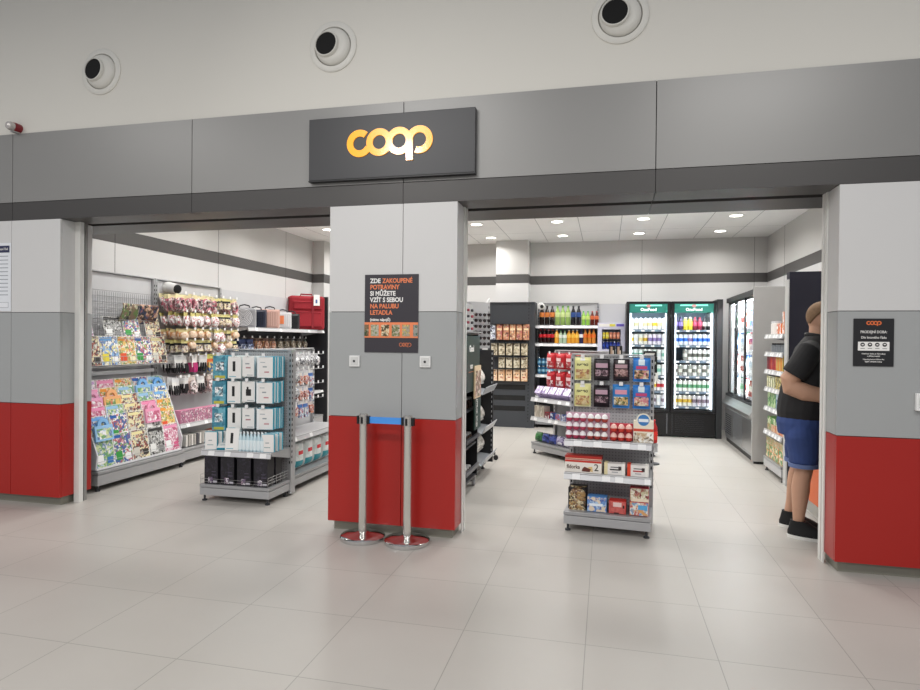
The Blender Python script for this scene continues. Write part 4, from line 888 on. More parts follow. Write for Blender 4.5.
F1 = P_(carton('snack_pack', .095, .06, .26, M('d8884a', .4), art(['e8a05a', '7a3a3a', 'f0c890', 'b84a5a', 'd8884a'], 30, 1), [(.1, .9, .62, .75, M('f0d8b0', .4))]))
F1b = P_(carton('snack_pack', .085, .06, .25, M('d9dde4', .4), art(['e4e8ee', '9aa4c0', 'f4f6fa', '4a4a5a'], 35, 6)))
F2 = P_(carton('snack_pack', .1, .05, .20, M('c9b795', .4), art(['d8c8a4', 'cbb98f', '8a7a5a', 'e4d8ba'], 28, 2), [(.2, .8, .75, .85, M('6a5a42', .4))]))
F3 = P_(carton('snack_pack', .1, .05, .20, M('e9b27c', .4), art(['f0be88', 'e8a868', 'f6d8b0'], 20, 3), [(.22, .36, .5, .6, M('3a2a20', .4)), (.64, .78, .5, .6, M('3a2a20', .4)), (.3, .7, .28, .36, M('b04a3a', .4)), (.2, .8, .8, .9, M('8a5a3a', .4))]))
for i in range(6): (F1b if i == 0 else F1).put((-1.57-.30+i*.113, 10.36, 1.485), 0, '%s tall snack pack, %s in the top row on the charcoal wall' % ('silver' if i == 0 else 'orange', nth(i, 6)), 'snack pack', 'packs on the charcoal wall')
for i in range(5): F2.put((-1.57-.275+i*.128, 10.36, 1.225), 0, 'beige snack pack, %s in the second row on the charcoal wall' % nth(i, 5), 'snack pack', 'packs on the charcoal wall')
for i in range(4): F2.put((-1.57-.275+(i+1)*.128, 10.36, 1.01), 0, 'beige snack pack, %s in the third row on the charcoal wall' % nth(i, 4), 'snack pack', 'packs on the charcoal wall', sc=(1, 1, .93))
for i in range(5): F3.put((-1.57-.275+i*.128, 10.36, .79), 0, 'orange snack pack with face, %s in the bottom row' % nth(i, 5), 'snack pack', 'packs on the charcoal wall', sc=(1.05, 1, 1))
t = thing('security_camera', 'small white camera on top of the drinks shelving corner', 'camera', (-1.08, 10.62, 2.06))
MB().lathe([(.045, 0), (.06, -.03), (.06, -.12), (.05, -.15)], WHITE, 20, ax='y').obj('housing', t, True); MB().lathe([(.03, -.151), (.028, -.16)], BLK, 16, ax='y', c=(.02, 0, -.01)).obj('lens', t); MB().box(-.02, .02, 0, .36, -.02, .02, WHITE).obj('arm', t)
# drinks shelves
fr = Fr(-.65, 10.95, 0)
gondola(fr, 'drinks shelving against the back wall between charcoal wall and mini cooler', 1.04, 2.12, .44, [(1.735, .44), (1.43, .44), (.90, .40), (.55, .40)], back=M('36393e', .5), frame=M('8e8f93', .4), tags=6, base_h=.2)
q = MB(); q.box(-.50, 1.0, -.004, -.001, 1.76, 2.12, M('b9b9bb', .5)); tag(q.obj('light_backboard', loc=(fr.x, fr.y+.0, 0)), 'pale grey backboard behind the top drinks row and cooler', 'panel')
def BT_(nm, r, h, l, lb, c): return P_(bottle('drink_bottle', r, h, M(l, .15), M(lb, .4), M(c, .4), (.42, .66)))
top = [BT_('', .042, .33, '1a0f0c', 'd8803a', '2a2420')]*3+[BT_('', .042, .33, '8fae5c', 'c8d894', '5a9a4a')]*3+[BT_('', .042, .33, '14121a', '2a4a8a', '3a3a40')]*2+[BT_('', .034, .24, '8ac04a', 'c8e07a', '3a9a3a')]*2+[BT_('', .034, .24, '5a1a12', 'd86a3a', 'b03a2a')]*2
tn = ['cola with orange label']*3+['pale green soda']*3+['dark bottle with blue label']*2+['small green drink']*2+['small dark red drink']*2
x = -.46
for i, P in enumerate(top):
    r = .042 if i < 8 else .034; x += r
    P.put((fr.x+x, 10.58, 1.737), 0, '%s, %s on the top drinks shelf' % (tn[i], nth(i, 12)), 'drink bottle', 'bottles on the top drinks shelf'); x += r+.004
P1 = BT_('', .032, .235, '2a0a0a', 'c8202a', 'c82a2a'); P2 = BT_('', .036, .24, 'f0a83a', 'f4c86a', 'f0f0f0'); P3 = BT_('', .032, .22, 'b4cdb0', 'e8f0e8', '3a8a4a'); P4 = BT_('', .036, .23, 'e9a53a', 'f0c04a', 'e8e0d0'); P5 = BT_('', .034, .24, '2a2a5a', 'f0f0f4', '2a2a6a'); P6 = BT_('', .034, .24, 'd88a3a', 'e8701f', 'e06020')
x = -.47
for i, (P, n_) in enumerate([(P1, 'cola bottle')]*4+[(P2, 'orange juice bottle')]+[(P3, 'clear green bottle')]*2+[(P4, 'yellow juice bottle')]*3+[(P5, 'white and navy bottle')]+[(P6, 'orange drink bottle')]*3):
    x += .034; P.put((fr.x+x, 10.58, 1.432), 0, '%s, %s on the second drinks shelf' % (n_, nth(i, 14) if i < 12 or i == 13 else 'next to last'), 'drink bottle', 'bottles on the second drinks shelf'); x += .034
CN = P_(can('drink_can', .032, .14, M('2a6a94', .3, .3), M('9ac8dc', .3, .2)))
for lv in range(2):
    for i in range(9): CN.put((fr.x-.46+i*.068, 10.62, .902+lv*.142), 0, 'blue can, %s in the %s layer on the third drinks shelf' % (nth(i, 9), ('lower', 'upper')[lv]), 'drink can', 'blue cans on the third drinks shelf')
for i in range(7): MX[(1, 2, 3, 1, 3, 2, 1)[i]].put((fr.x-.43+i*.14, 10.62, .552), 0, '%s carton, %s on the fourth drinks shelf' % (('', 'red', 'blue', 'white')[(1, 2, 3, 1, 3, 2, 1)[i]], nth(i, 7)), 'carton', 'cartons on the drinks shelving', sc=1.5)
# mini cooler on a stand
t = thing('cooler_stand', 'plain grey stand under the small white glass cooler', 'stand', (.085, 10.72, 0))
MB().box(-.22, .22, -.2, .22, .04, 1.31, M('9a9a9c', .45)).obj('carcass', t, bev=.003); MB().box(-.2, .2, -.18, .2, 0, .04, DKGR).obj('plinth', t)
t = thing('mini_cooler', 'small lavender white countertop cooler with yellow and blue cans', 'cooler', (.085, 10.72, 1.311))
LV = M('d3d3e8', .35); q = MB()
q.box(-.222, -.15, -.22, .2, 0, .47, LV); q.box(.15, .222, -.22, .2, 0, .47, LV); q.box(-.15, .15, .17, .2, 0, .47, LV); q.box(-.15, .15, -.22, .17, 0, .03, LV); q.box(-.15, .15, -.22, .17, .36, .47, LV); q.obj('body', t, bev=.004)
q = MB(); q.box(-.2, .0, -.224, -.2205, .405, .455, WT); q.box(-.03, .06, -.225, -.2205, .41, .45, M('e8e05a', .4)); q.box(.08, .2, -.225, -.2205, .41, .45, M('6a5ac0', .4)); q.obj('header_sticker', t)
MB().box(-.15, .15, -.20, .165, .19, .2, DKGR).obj('wire_shelf', t)
MB().box(-.152, .152, -.226, -.222, .025, .365, glass()).obj('glass_door', t); MB().box(.225, .228, -.2, .19, .01, .46, M('3a4ab8', .4)).obj('blue_side', t)
y1 = P_(can('drink_can', .026, .12, M('e8d23a', .3), M('f0e88a', .3))); y2 = P_(can('drink_can', .026, .12, M('d8866a', .3), M('f0b49a', .3))); y3 = P_(can('drink_can', .026, .13, M('23358a', .3), M('3f5ac0', .3)))
for i in range(5): (y1 if i < 2 else y2).put((-.035+i*.058, 10.56, 1.513), 0, '%s can, %s on the upper level of the small cooler' % ('yellow' if i < 2 else 'orange', nth(i, 5)), 'drink can', 'cans in the small cooler')
for i in range(5): y3.put((-.035+i*.058, 10.56, 1.342), 0, 'dark blue can, %s on the lower level of the small cooler' % nth(i, 5), 'drink can', 'cans in the small cooler')
# ------------------------------------------------------------ two door fridge
fx = .975; fy = 10.05
t = thing('drinks_fridge', 'tall black fridge with two lit glass doors and green headers', 'fridge', (fx, fy, 0))
q = MB(); q.box(-.665, -.62, .05, .75, .12, 2.10, BLK); q.box(.62, .665, .05, .75, .12, 2.10, BLK); q.box(-.62, .62, .05, .75, 2.05, 2.10, BLK); q.box(-.62, .62, .05, .75, .12, .40, BLK); q.box(-.62, .62, .7, .75, .40, 2.05, M('a4c0d4', .4)); q.box(-.012, .012, .06, .7, .4, 2.05, BLK)
q.box(-.6199, -.60, .08, .699, .401, 1.93, M('dfe8ee', .4)); q.box(.60, .6199, .08, .699, .401, 1.93, M('dfe8ee', .4)); q.obj('cabinet', t)
q = MB(); q.box(-.66, .66, .02, .05, .02, .385, M('0e0e10', .35))
for k in range(9): q.box(.08, .5, .014, .0195, .08+k*.03, .09+k*.03, M('1e1e22', .4))
q.box(-.05, -.035, .008, .0195, .05, .36, M('5a5a5e', .35)); q.box(.03, .042, .008, .0195, .05, .36, M('2e2e32', .35)); q.obj('grille_panel', t)
for s in (-1, 1):
    c = s*.335
    d_ = MB(); d_.box(c-.325, c-.285, 0, .05, .39, 2.10, BLK); d_.box(c+.285, c+.325, 0, .05, .39, 2.10, BLK); d_.box(c-.285, c+.285, 0, .05, 2.065, 2.10, BLK); d_.box(c-.285, c+.285, 0, .05, .39, .425, BLK); do = d_.obj('door', t)
    MB().box(c-.285, c+.285, .012, .016, .426, 1.925, glass()).obj('door_glass', do)
    hd = MB(); hd.box(c-.284, c+.284, .01, .045, 1.926, 2.064, EM('1f6f62', .4)).obj('header_panel', do)
    hb = MB(); hb.box(c-.2, c+.2, .006, .0098, 2.028, 2.05, EM('7fe0cf', .8)).obj('header_light', do)
    pk = MB(); pk.ell((c, .005, 2.03), (.035, .004, .022), M('e8a0a0', .4), 14, 8); pk.obj('pink_emblem', do)
    text('OneFood', .062, EM('f4fff8', .9), do, (c, .008, 1.955), align='CENTER', bold=.02)
    MB().box(c-s*.30-.01, c-s*.30+.01, -.035, -.001, 1.0, 1.35, M('202024', .3)).obj('door_handle', do)
    q = MB(); q.box(c-s*-.262-.012, c-s*-.262+.012, .055, .07, .44, 1.92, EM('eaf6ff', 2.2)); q.box(c-s*.262-.008, c-s*.262+.008, .055, .07, .44, 1.92, EM('eaf6ff', 1.8)); q.obj('light_strip', t)
    for k, z in enumerate((.47, .70, .94, 1.18, 1.42, 1.66)):
        sh = MB(); sh.box(c-.28, c+.28, .10, .66, z-.012, z, M('c4ced6', .4)); sh.box(c-.28, c+.28, .092, .10, z-.028, z+.002, M('6f8294', .4))
        for i in range(4): sh.box(c-.25+i*.15, c-.20+i*.15, .0905, .0919, z-.028, z-.002, TAGW)
        sh.obj('fridge_shelf', t)
def cb(c1, c2, r=.033, h=.185): return P_(can('drink_can', r, h, M(c1, .3), M(c2, .3)))
cans = {'white and cream': cb('e6e8e4', 'e2d49a'), 'white': cb('eef0f0', 'dfe6ea'), 'lilac': cb('e4e2ee', '8a7ab8'), 'blue': cb('dfe8f2', '2f6fd0'), 'black and white': cb('e6e8e6', '6a6e66'), 'black top white': cb('9a9e98', 'e6e8e2'), 'green and white': cb('e8ece6', '5f9f74'), 'yellow and white': cb('e8e6dc', 'd8b83a'), 'purple grey': cb('dcdce2', '7a6a7a'), 'pale green': cb('dcebe6', '7ab8a4'), 'red and white': cb('e8e4e4', 'c83a44')}
bts = {'purple bottle': P_(bottle('drink_bottle', .033, .20, M('3a2a5a', .3), M('8a7ac0', .4), M('2a2a4a', .4))), 'yellow bottle': P_(bottle('drink_bottle', .033, .20, M('d8cc3a', .3), M('f0e86a', .4), M('e8e0e0', .4))), 'red bottle': P_(bottle('drink_bottle', .033, .20, M('7a1a34', .3), M('c85a7a', .4), M('8a2a3a', .4))), 'black bottle': P_(bottle('drink_bottle', .033, .20, M('1c1c20', .3), M('c8c8c4', .4), M('2a2a2e', .4)))}
LEFT = {5: ['white', 'white and cream', 'white', 'white and cream', 'white and cream', 'yellow and white', 'white and cream', 'white'], 4: ['yellow and white', 'white', 'white and cream', 'yellow and white', 'lilac', 'lilac', 'lilac', 'white'], 3: ['pale green']*3+['pale green', 'white', 'pale green', 'white', 'pale green'], 2: ['white']*6+['pale green', 'white'], 1: ['white', 'pale green', 'white', 'lilac', 'white', 'yellow and white', 'red and white', 'red and white'], 0: ['white', 'purple grey']*4}
RIGHT = {5: ['purple bottle', 'purple bottle', 'yellow bottle', 'yellow bottle', 'red bottle', 'red bottle', 'black bottle', 'black bottle'], 4: ['blue', 'blue', 'blue', 'lilac', 'blue', 'blue', 'blue', 'blue'], 3: ['', '', 'black top white']+['black and white']*5, 2: ['black and white', 'black top white']*4, 1: ['green and white']*8, 0: ['yellow and white']*4+['purple grey']*4}
ZS = (.47, .70, .94, 1.18, 1.42, 1.66)
for side, tab, c in (('left', LEFT, -.335), ('right', RIGHT, .335)):
    for k, row in tab.items():
        for d in range(2):
            for i, nm in enumerate(row):
                if not nm: continue
                P = bts.get(nm) or cans[nm]
                P.put((fx+c-.245+i*.07, fy+.14+d*.075, ZS[k]+.001), random.random()*6, '%s%s, %s, %s line, %s shelf from bottom, %s fridge door' % (nm, '' if nm in bts else ' can', nth(i, 8), ('front', 'second')[d], O[k], side), 'drink bottle' if nm in bts else 'drink can', 'drinks behind the %s fridge door' % side)
m_ = MB(); m_.box(1.645, 1.73, 10.08, 10.75, 0, 2.13, M('2e3032', .45)); tag(m_.obj('dark_filler_panel'), 'dark grey filler panel between the two fridges', 'panel')
# inner light for the fridge
fl = bpy.data.lights.new('fridge_lamp', 'AREA'); fl.shape = 'RECTANGLE'; fl.size = 1.1; fl.size_y = .1; fl.energy = 3.5; fl.color = (.9, .96, 1)
lo = bpy.data.objects.new('fridge_lamp', fl); col.objects.link(lo); lo.parent = t; lo.location = (0, .07, 1.9); lo.rotation_euler = (radians(35), 0, 0)

# ------------------------------------------------------------ right wall: glass door chiller
t = thing('chiller_cabinet', 'long grey steel chiller with sliding glass doors along the right wall', 'chiller', (1.75, 9.065, 0), radians(-90))
W2 = .915; CB = M('a9abad', .35, .5); q = MB()
q.box(-W2, W2, .70, .78, .1, 2.13, CB); q.box(-W2, W2, .12, .70, 2.06, 2.13, CB); q.box(-W2, W2, .02, .70, .06, .52, CB); q.box(-W2, -W2+.04, .08, .70, .69, 2.06, M('dadcde', .4)); q.box(W2-.04, W2, .08, .70, .69, 2.06, M('dadcde', .4)); q.box(-W2+.04, W2-.04, .66, .70, .55, 2.06, M('e4ecee', .4)); q.obj('cabinet', t)
q = MB(); q.prism([(-.0, .52), (-.04, .58), (.0, .64), (.02, .684), (.66, .684), (.66, .521)], -W2, W2, STEEL, 'x'); q.obj('sloping_sill', t, bev=.004)
q = MB(); q.box(-W2+.02, -.33, .008, .019, .10, .50, STEEL); q.box(-.32, .29, .008, .019, .10, .50, M('9d9fa2', .3, .7)); q.box(.30, W2-.02, .008, .019, .10, .50, STEEL); q.obj('service_panel', t)
q = MB()
for k in range(10): q.box(-.85, -.45, .004, .0078, .14+k*.03, .15+k*.03, DKGR)
q.obj('vent_grille', t)
MB().box(-W2+.01, W2-.01, .03, .60, 0, .058, BLK).obj('plinth', t)
MB().box(-W2, W2, .01, .12, 2.061, 2.13, BLK).obj('door_track', t); MB().box(-W2, W2, .012, .12, .685, .719, BLK).obj('door_track', t)
for k, (a, b, yy) in enumerate(((-.9, -.28, .045), (-.34, .30, .028), (.24, .9, .045))):
    d_ = MB(); d_.box(a, a+.035, yy-.007, yy+.007, .72, 2.06, BLK); d_.box(b-.035, b, yy-.007, yy+.007, .72, 2.06, BLK); d_.box(a+.035, b-.035, yy-.007, yy+.007, 2.03, 2.06, BLK); d_.box(a+.035, b-.035, yy-.007, yy+.007, .72, .745, BLK); do = d_.obj('sliding_door', t)
    MB().box(a+.035, b-.035, yy-.002, yy+.002, .745, 2.03, glass()).obj('door_glass', do)
for z in (.75, 1.07, 1.38, 1.69):
    s_ = MB(); s_.box(-W2+.042, W2-.042, .11, .655, z-.015, z, M('d4d8dc', .4)); s_.box(-W2+.042, W2-.042, .10, .11, z-.03, z+.004, M('dfe4e6', .4)); s_.obj('chiller_shelf', t)
MB().box(-W2+.05, W2-.05, .08, .12, 2.03, 2.055, EM('f0f8ff', 9)).obj('light_strip', t)
MB().box(-W2+.05, W2-.05, .60, .655, 1.90, 2.02, M('2f8f6a', .4)).obj('green_header', t)
cf = Fr(1.75, 9.065, -90)
cl = bpy.data.lights.new('chiller_lamp', 'AREA'); cl.shape = 'RECTANGLE'; cl.size = 1.6; cl.size_y = .1; cl.energy = 30; cl.color = (.93, .98, 1)
lo = bpy.data.objects.new('chiller_lamp', cl); col.objects.link(lo); lo.parent = t; lo.location = (0, .10, 2.02); lo.rotation_euler = (radians(25), 0, 0)
for lx in (-.6, -.02, .55):  # unseen fill lights added behind the doors to brighten the lower bottle shelves
    c2 = bpy.data.lights.new('chiller_fill', 'AREA'); c2.shape = 'RECTANGLE'; c2.size = .04; c2.size_y = 1.25; c2.energy = 9; c2.color = (.93, .98, 1)
    lo = bpy.data.objects.new('chiller_fill', c2); col.objects.link(lo); lo.parent = t; lo.location = (lx, .07, 1.38); lo.rotation_euler = (radians(90), 0, 0)
Q = [P_(bottle('drink_bottle', .036, .23, M(a, .2), M(b, .4), M(c, .4))) for a, b, c in (('e8ecec', 'c8d8e0', '3a7ac0'), ('d8e4dc', '7ac08a', '2a8a4a'), ('e4dcd8', 'c84a44', 'c82a2a'), ('a84a3a', 'e8e0d8', 'e8e8e8'), ('5a8ac0', 'dfe8f2', '2a4a90'))]
QN = ['clear water bottle', 'pale green bottle', 'red labelled milk bottle', 'brown drink bottle', 'blue drink bottle']
for r_, z in enumerate((.75, 1.07, 1.38, 1.69)):
    for i in range(12):
        k = (i//2+r_*2) % 5; Q[k].put(cf.at(-.80+i*.145, .155, z+.001), 0, '%s, %s on chiller shelf %s from the bottom' % (QN[k], nth(i, 12), O[r_]), 'drink bottle', 'bottles in the chiller')
m_ = MB(); m_.box(1.735, 2.57, 8.105, 8.145, 0.03, 2.15, M('b3b2b0', .45, .1)); m_.box(1.76, 2.57, 8.11, 8.14, 0, .03, BLK); tag(m_.obj('chiller_end_panel', bev=.003), 'plain light grey end panel of the chiller beside the snack shelves', 'panel')
# narrow snack shelves facing the aisle
fr = Fr(2.19, 7.44, -90)
zz = (1.565, 1.365, 1.165, .965, .745, .475)
t = gondola(fr, 'narrow light grey shelving with six lipped shelves left of the standing man', .74, 2.05, .40, [(z, .39) for z in zz], back=M('b9b9b9', .5), tags=5, base_h=.18, frame=M('bdbdbf', .4))
sp = [('white tub', jar('tub', .045, .15, M('ece8e4', .4), M('d8d8dc', .4))), ('glass jar', jar('jar', .035, .10, M('8a9096', .15), M('1c1c20', .4))), ]
J1, J2 = P_(sp[0][1]), P_(sp[1][1])
OB = P_(carton('carton', .09, .10, .17, M('ea7a34', .4), art(['ee8a44', 'e86a24', 'f6b07a', 'ffffff'], 30, 2))); 
BKS = [P_(carton('snack_carton', .04, .12, .165, M(c, .4), None)) for c in ('b02a34', 'd8b04a', 'c84a2a', '7a1a2a', 'e8963a')]
CH = [P_(carton('snack_carton', .075, .1, .13, M(c, .4), art(a, 40, 9))) for c, a in (('2a2a20', ['2a2a20', 'c8c04a', 'e8e8c0']), ('e0c23a', ['e0c23a', 'f0e07a', '6a5a1a']))]
GR = [P_(carton('snack_carton', .1, .1, .165, M(c, .4), art(a, 25, 9))) for c, a in (('4aa04a', ['5ab04a', '3a8a3a', 'c8e89a']), ('6ab4d0', ['6ab4d0', 'dff0f4', '3a8ab0']))]
GB = [P_(carton('snack_carton', .16, .12, .075, M(c, .4), art(a, 30, 9))) for c, a in (('5aa83a', ['6ac04a', '3a8a2a', 'e8f0c0']), ('d8482a', ['d8482a', 'f0d0a0', 'f08a3a']), ('f0862e', ['f0862e', 'f8e0b0', '4a9a3a']), ('d8d2c0', ['e4dcc8', '8aa04a', 'c89a5a']))]
for i in range(2): J1.put(fr.at(-.30+i*.1, -.30, zz[0]+.001), 0, 'white tub on the top narrow shelf, %s one' % ('left', 'right')[i], 'tub', 'white tubs')
for i in range(3):
    for l_ in range(2 if i == 2 else 1): OB.put(fr.at(-.06+i*.11, -.30, zz[0]+.001+l_*.122), fr.r, 'orange carton, %s on the top narrow shelf, layer %s' % (nth(i, 3), O[l_]), 'carton', 'orange cartons', sc=.7)
for i in range(7): J2.put(fr.at(-.31+i*.1, -.30, zz[1]+.001), 0, 'glass jar with black lid, %s on the second narrow shelf' % nth(i, 7), 'jar', 'glass jars')
for i in range(12): BKS[(3, 3, 0, 2, 0, 0, 2, 1, 4, 1, 4, 1)[i]].put(fr.at(-.33+i*.056, -.31, zz[2]+.001), fr.r, '%s slim carton, %s on the third narrow shelf' % (('red', 'yellow', 'orange red', 'maroon', 'orange')[(3, 3, 0, 2, 0, 0, 2, 1, 4, 1, 4, 1)[i]], nth(i, 12)), 'snack carton', 'slim cartons')
for i in range(8): CH[0 if i < 4 else 1].put(fr.at(-.31+i*.085, -.32, zz[3]+.001), fr.r, '%s carton, %s on the fourth narrow shelf' % ('black and yellow' if i < 4 else 'yellow', nth(i, 8)), 'snack carton', 'yellow and black cartons')
for i in range(6): GR[0 if i < 3 else 1].put(fr.at(-.29+i*.115, -.31, zz[4]+.001), fr.r, '%s carton, %s on the fifth narrow shelf' % ('green' if i < 3 else 'light blue', nth(i, 6)), 'snack carton', 'green and blue cartons')
for i in range(4):
    for l_ in range(2): GB[0 if l_ else (3 if i == 0 else 1)].put(fr.at(-.26+i*.175, -.30, zz[5]+.001+l_*.077), fr.r, '%s flat carton, %s in the %s layer of the sixth narrow shelf' % ('green' if l_ else ('cream' if i == 0 else 'red'), nth(i, 4), ('lower', 'upper')[l_]), 'snack carton', 'flat cartons')
    for l_ in range(3): GB[(2, 2, 3)[l_]].put(fr.at(-.26+i*.175, -.31, .17+l_*.077), fr.r, '%s flat carton, %s in layer %s on the base of narrow shelves' % (('orange', 'orange', 'cream')[l_], nth(i, 4), O[l_]), 'snack carton', 'flat cartons')
# dark cabinet behind the man
t = thing('tall_cabinet', 'tall navy black cabinet behind the standing man', 'cabinet', (2.19, 6.93, 0))
MB().box(-.37, .37, 0, .10, 0, 2.20, M('1d1c2b', .5)).obj('cabinet_body', t, bev=.003); MB().box(-.385, -.371, -.005, .1, 0, 2.12, M('c4c4c2', .4)).obj('side_trim', t)
# cash desk
t = thing('cash_desk', 'orange and grey cash desk the man stands at', 'cash desk', (1.705, 5.5, 0))
q = MB(); q.box(.02, .62, -.42, .60, .12, .92, M('8c8d8f', .45)); q.obj('carcass', t, bev=.003)
MB().box(0, .019, -.42, .33, .125, .92, M('d9652c', .45)).obj('orange_panel', t); MB().box(0, .019, .332, .6, .125, .92, M('77787a', .45)).obj('grey_panel', t)
MB().box(-.004, .66, -.46, .62, .921, .966, M('c9c8c4', .35)).obj('worktop', t, bev=.003); MB().box(.04, .6, -.40, .58, 0, .12, M('b9b8b2', .4, .4)).obj('kick_plate', t)
MB().tube([(-.002, -.22, .40), (-.03, -.22, .42), (-.03, -.22, .58), (-.002, -.22, .60)], .008, WHITE, 8).obj('white_handle', t, True)

# ------------------------------------------------------------ the man
SKIN = M('c79a80', .55, noise=.06, nscale=12); 
man = MB(); cy = 5.27
man.loft([(1.43, cy, .80, .13, .165), (1.43, cy, .86, .155, .185), (1.44, cy, .95, .17, .19), (1.46, cy, 1.05, .175, .195), (1.475, cy, 1.2, .165, .195), (1.50, cy, 1.35, .14, .20), (1.51, cy, 1.43, .11, .185), (1.52, cy, 1.48, .085, .12), (1.54, cy, 1.52, .072, .074), (1.540, cy, 1.60, .068, .066), (1.545, cy, 1.66, .064, .064)], SKIN)
man.ell((1.566, cy, 1.655), (.108, .080, .122), SKIN, 24, 16)
man.ell((1.588, cy, 1.60), (.080, .062, .078), SKIN, 20, 12)
man.ell((1.578, cy-.086, 1.64), (.024, .018, .036), SKIN, 12, 8); man.ell((1.578, cy+.086, 1.64), (.024, .018, .036), SKIN, 12, 8)
man.tube([(1.668, cy, 1.67), (1.694, cy, 1.635), (1.678, cy, 1.625)], [.010, .016, .012], SKIN, 8)
man.ell((1.646, cy, 1.60), (.018, .026, .008), SKIN, 12, 8); man.ell((1.646, cy, 1.585), (.018, .024, .008), SKIN, 12, 8)
man.ell((1.643, cy, 1.705), (.025, .05, .012), SKIN, 12, 8)
for s, yh, yk, ya, xa in ((-1, 5.17, 5.15, 5.13, 1.425), (1, 5.37, 5.38, 5.40, 1.345)):
    kx = 1.455 if s < 0 else 1.41
    man.tube([(1.43, yh, .9), (1.445, yh-.0, .75), (kx+.005, (yh+yk)/2, .62), (kx, yk, .50), (kx-.015, yk, .43), (kx-.02, yk, .36), ((kx+xa)/2-.01, ya, .22), (xa, ya, .12), (xa+.01, ya, .065)], [.085, .10, .082, .060, .061, .064, .047, .037, .034], SKIN, 18)
    man.tube([(xa+.01, ya, .045), (xa+.05, ya, .038), (xa+.13, ya, .03)], [.028, .026, .02], SKIN, 12)
    sy = cy+s*.2
    fx_ = 0 if s < 0 else .10
    man.tube([(1.50, cy+s*.12, 1.42), (1.48, sy, 1.40), (1.42+fx_*.6, sy+s*.02, 1.28), (1.355+fx_, sy+s*.02, 1.19), (1.36+fx_, sy+s*.02, 1.145), (1.46+fx_*.7, sy, 1.105), (1.56+fx_*.4, sy-s*.01, 1.085), (1.66, sy-s*.03, 1.03), (1.69, sy-s*.03, 1.01)], [.06, .068, .068, .064, .066, .066, .054, .036, .030], SKIN, 18)
    hx, hy, hz = 1.735, sy-s*.035, .988
    man.ell((hx, hy, hz), (.05, .040, .017), SKIN, 14, 8)
    for k, L in enumerate((.068, .078, .073, .058)):
        yy = hy-.03+k*.02
        man.tube([(hx+.03, yy, hz), (hx+.03+L*.5, yy, hz+.006), (hx+.03+L*.85, yy, hz-.004), (hx+.03+L, yy, hz-.016)], [.010, .0095, .0085, .007], SKIN, 8)
    man.tube([(hx-.02, hy-s*.03, hz), (hx+.015, hy-s*.055, hz), (hx+.04, hy-s*.062, hz-.01)], [.013, .0105, .0085], SKIN, 8)
mo = man.obj('person'); r_ = mo.modifiers.new('r', 'REMESH'); r_.mode = 'VOXEL'; r_.voxel_size = .0055; r_.use_smooth_shade = True; s_ = mo.modifiers.new('s', 'SMOOTH'); s_.iterations = 5
ang = radians(-19); pv = Vector((1.45, cy, 0))
mo.rotation_euler = (0, 0, ang); mo.location = pv - Matrix.Rotation(ang, 3, 'Z') @ pv + Vector((.045, -.03, 0))
tag(mo, 'person in black polo shirt and denim shorts standing at the cash desk', 'person')
def cloth(mb, name, vox=.007, it=4):
    o = mb.obj(name, mo); r_ = o.modifiers.new('r', 'REMESH'); r_.mode = 'VOXEL'; r_.voxel_size = vox; r_.use_smooth_shade = True; s_ = o.modifiers.new('s', 'SMOOTH'); s_.iterations = it; return o
POLO = M('1f1e20', .8, noise=.25, nscale=14); q = MB()
q.loft([(1.44, cy, .895, .18, .20), (1.445, cy, .95, .19, .21), (1.455, cy, 1.02, .195, .215), (1.475, cy, 1.18, .185, .215), (1.50, cy, 1.33, .155, .222), (1.51, cy, 1.43, .135, .20), (1.525, cy, 1.49, .105, .14), (1.540, cy, 1.532, .088, .09)], POLO)
for s in (-1, 1):
    sy = cy+s*.2
    q.tube([(1.51, cy+s*.10, 1.42), (1.485, sy, 1.405), (1.43+(.05 if s > 0 else 0), sy+s*.02, 1.30), (1.385+(.08 if s > 0 else 0), sy+s*.025, 1.23)], [.075, .088, .088, .086], POLO, 18)
cloth(q, 'polo_shirt')
q = MB(); q.tube([(1.535+.080*cos(a*pi/8), cy+.08*sin(a*pi/8), 1.522-.014*cos(a*pi/8)) for a in range(17)], .019, POLO, 8); cloth(q, 'shirt_collar', .005, 2)
DEN = M('33477c', .85, noise=.35, nscale=9); q = MB()
q.loft([(1.43, cy, .77, .165, .20), (1.43, cy, .86, .178, .205), (1.44, cy, .93, .172, .195)], DEN)
for s, yh, yk, kx in ((-1, 5.17, 5.15, 1.455), (1, 5.37, 5.38, 1.41)):
    q.tube([(1.43, yh, .88), (1.44, yh, .76), (kx, (yh+yk)/2, .64), (kx, yk, .555)], [.10, .122, .107, .098], DEN, 20)
cloth(q, 'denim_shorts')
for yk, kx in ((5.15, 1.455), (5.38, 1.41)):
    q = MB(); q.lathe([(.094, .0), (.104, .0), (.105, .03), (.096, .03)], M('6476a2', .85, noise=.2, nscale=20), 24, c=(kx, yk, .535)); q.obj('turned_up_hem', mo, True)
HAIR = M('84684e', .8, noise=.35, nscale=60); q = MB()
q.T = Matrix.Translation((1.560, cy, 1.676)) @ Matrix.Rotation(radians(-14), 4, 'Y')
vs = []; seg, rg = 24, 12
for i in range(rg+1):
    for k in range(seg):
        a = 2*pi*k/seg; lim = 1.05+1.02*(0.5-0.5*cos(a))**1.9; t_ = lim*i/rg
        vs.append((.112*sin(t_)*cos(a), .088*sin(t_)*sin(a), .112*cos(t_)))
q.add(vs, [(i*seg+k, (i+1)*seg+k, (i+1)*seg+(k+1) % seg, i*seg+(k+1) % seg) for i in range(rg) for k in range(seg)], HAIR)
o = q.obj('short_hair', mo, True); sm = o.modifiers.new('t', 'SOLIDIFY'); sm.thickness = .012
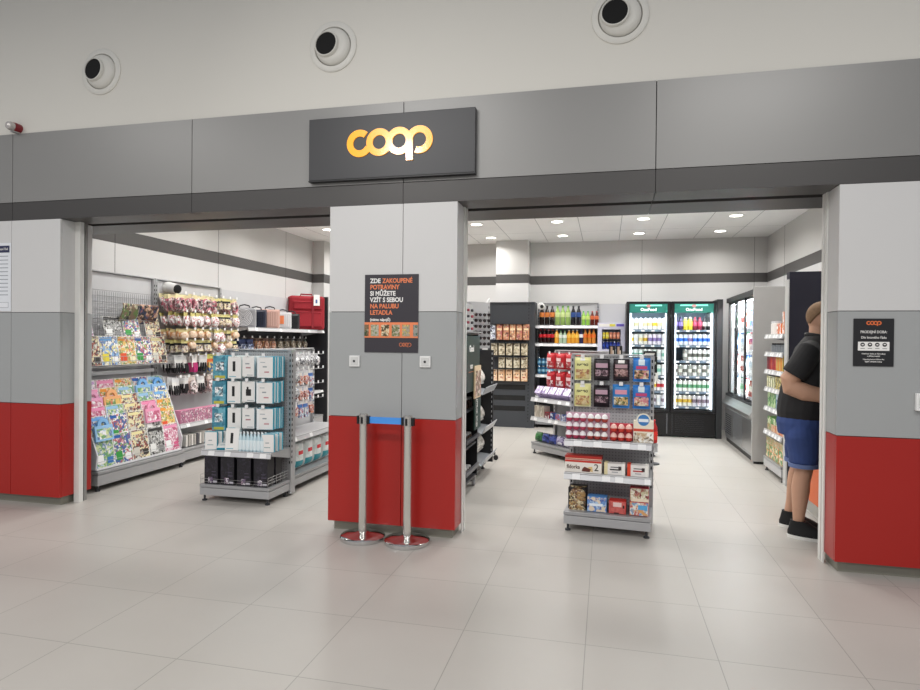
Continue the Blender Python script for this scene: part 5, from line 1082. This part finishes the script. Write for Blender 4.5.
for s in (-1, 1):
    q = MB(); q.ell((1.668, cy+s*.03, 1.665), (.008, .013, .009), M('efe9e4', .3), 12, 8); q.ell((1.674, cy+s*.03, 1.665), (.004, .006, .006), M('33241c', .3), 10, 6); q.obj('eye', mo, True)
for ya, xa in ((5.13, 1.425), (5.40, 1.345)):
    q = MB(); F_ = M('151517', .75, noise=.2, nscale=30)
    q.loft([(xa+.075, ya, .022, .148, .052), (xa+.072, ya, .05, .145, .052), (xa+.055, ya, .075, .12, .048), (xa+.025, ya, .10, .085, .045), (xa+.01, ya, .122, .064, .048), (xa+.005, ya, .132, .06, .047)], F_, 24)
    so_ = q.obj('shoe', mo, True)
    q = MB(); q.loft([(xa+.075, ya, .0, .150, .054), (xa+.075, ya, .024, .152, .056)], M('e9e8e4', .6), 24); q.obj('white_sole', so_, True)
    q = MB()
    for k in range(4): q.tube([(xa+.06+k*.022, ya-.03, .094-k*.009), (xa+.06+k*.022, ya+.03, .094-k*.009)], .003, M('2d2d30', .7), 6)
    q.obj('laces', so_)

# ------------------------------------------------------------ hall light, camera
def area(x, y, z, sx, sy, e, rot=(0, 0, 0), colr=(1, .98, .95), spread=180):
    l = bpy.data.lights.new('hall_lamp', 'AREA'); l.shape = 'RECTANGLE'; l.size = sx; l.size_y = sy; l.energy = e; l.color = colr; l.spread = radians(spread)
    o = bpy.data.objects.new('hall_lamp', l); col.objects.link(o); o.location = (x, y, z); o.rotation_euler = rot; return o
for x, e in ((-6.2, 46), (-2.2, 60), (1.6, 62)):
    area(x, .9, 4.55, 1.8, .35, e)
    area(x, -3.2, 4.4, 1.8, .35, 80)
area(-2.60, .9, 3.86, .36, .36, 1.3, (radians(76), 0, radians(-18)), spread=60)
w = bpy.data.worlds.new('hall_air'); bpy.context.scene.world = w; w.use_nodes = True
w.node_tree.nodes['Background'].inputs[0].default_value = (.93, .95, 1, 1); w.node_tree.nodes['Background'].inputs[1].default_value = .27
cam = bpy.data.cameras.new('camera'); co = bpy.data.objects.new('camera', cam); col.objects.link(co)
cam.sensor_width = 36; cam.lens = 618/920*36; cam.clip_start = .05; cam.clip_end = 100
Rm = Matrix(((0.97316546, -0.01077384, 0.2298541), (0.22991442, 0.00472427, -0.97319938), (0.0093992, 0.9999308, 0.00707456)))
co.matrix_world = Matrix.Translation((0, 0, H)) @ Rm.to_4x4()
sc = bpy.context.scene; sc.camera = co
sc.view_settings.view_transform = 'Standard'; sc.view_settings.look = 'None'; sc.view_settings.gamma = 1; sc.view_settings.use_curve_mapping = False
sc.view_settings.exposure = .43
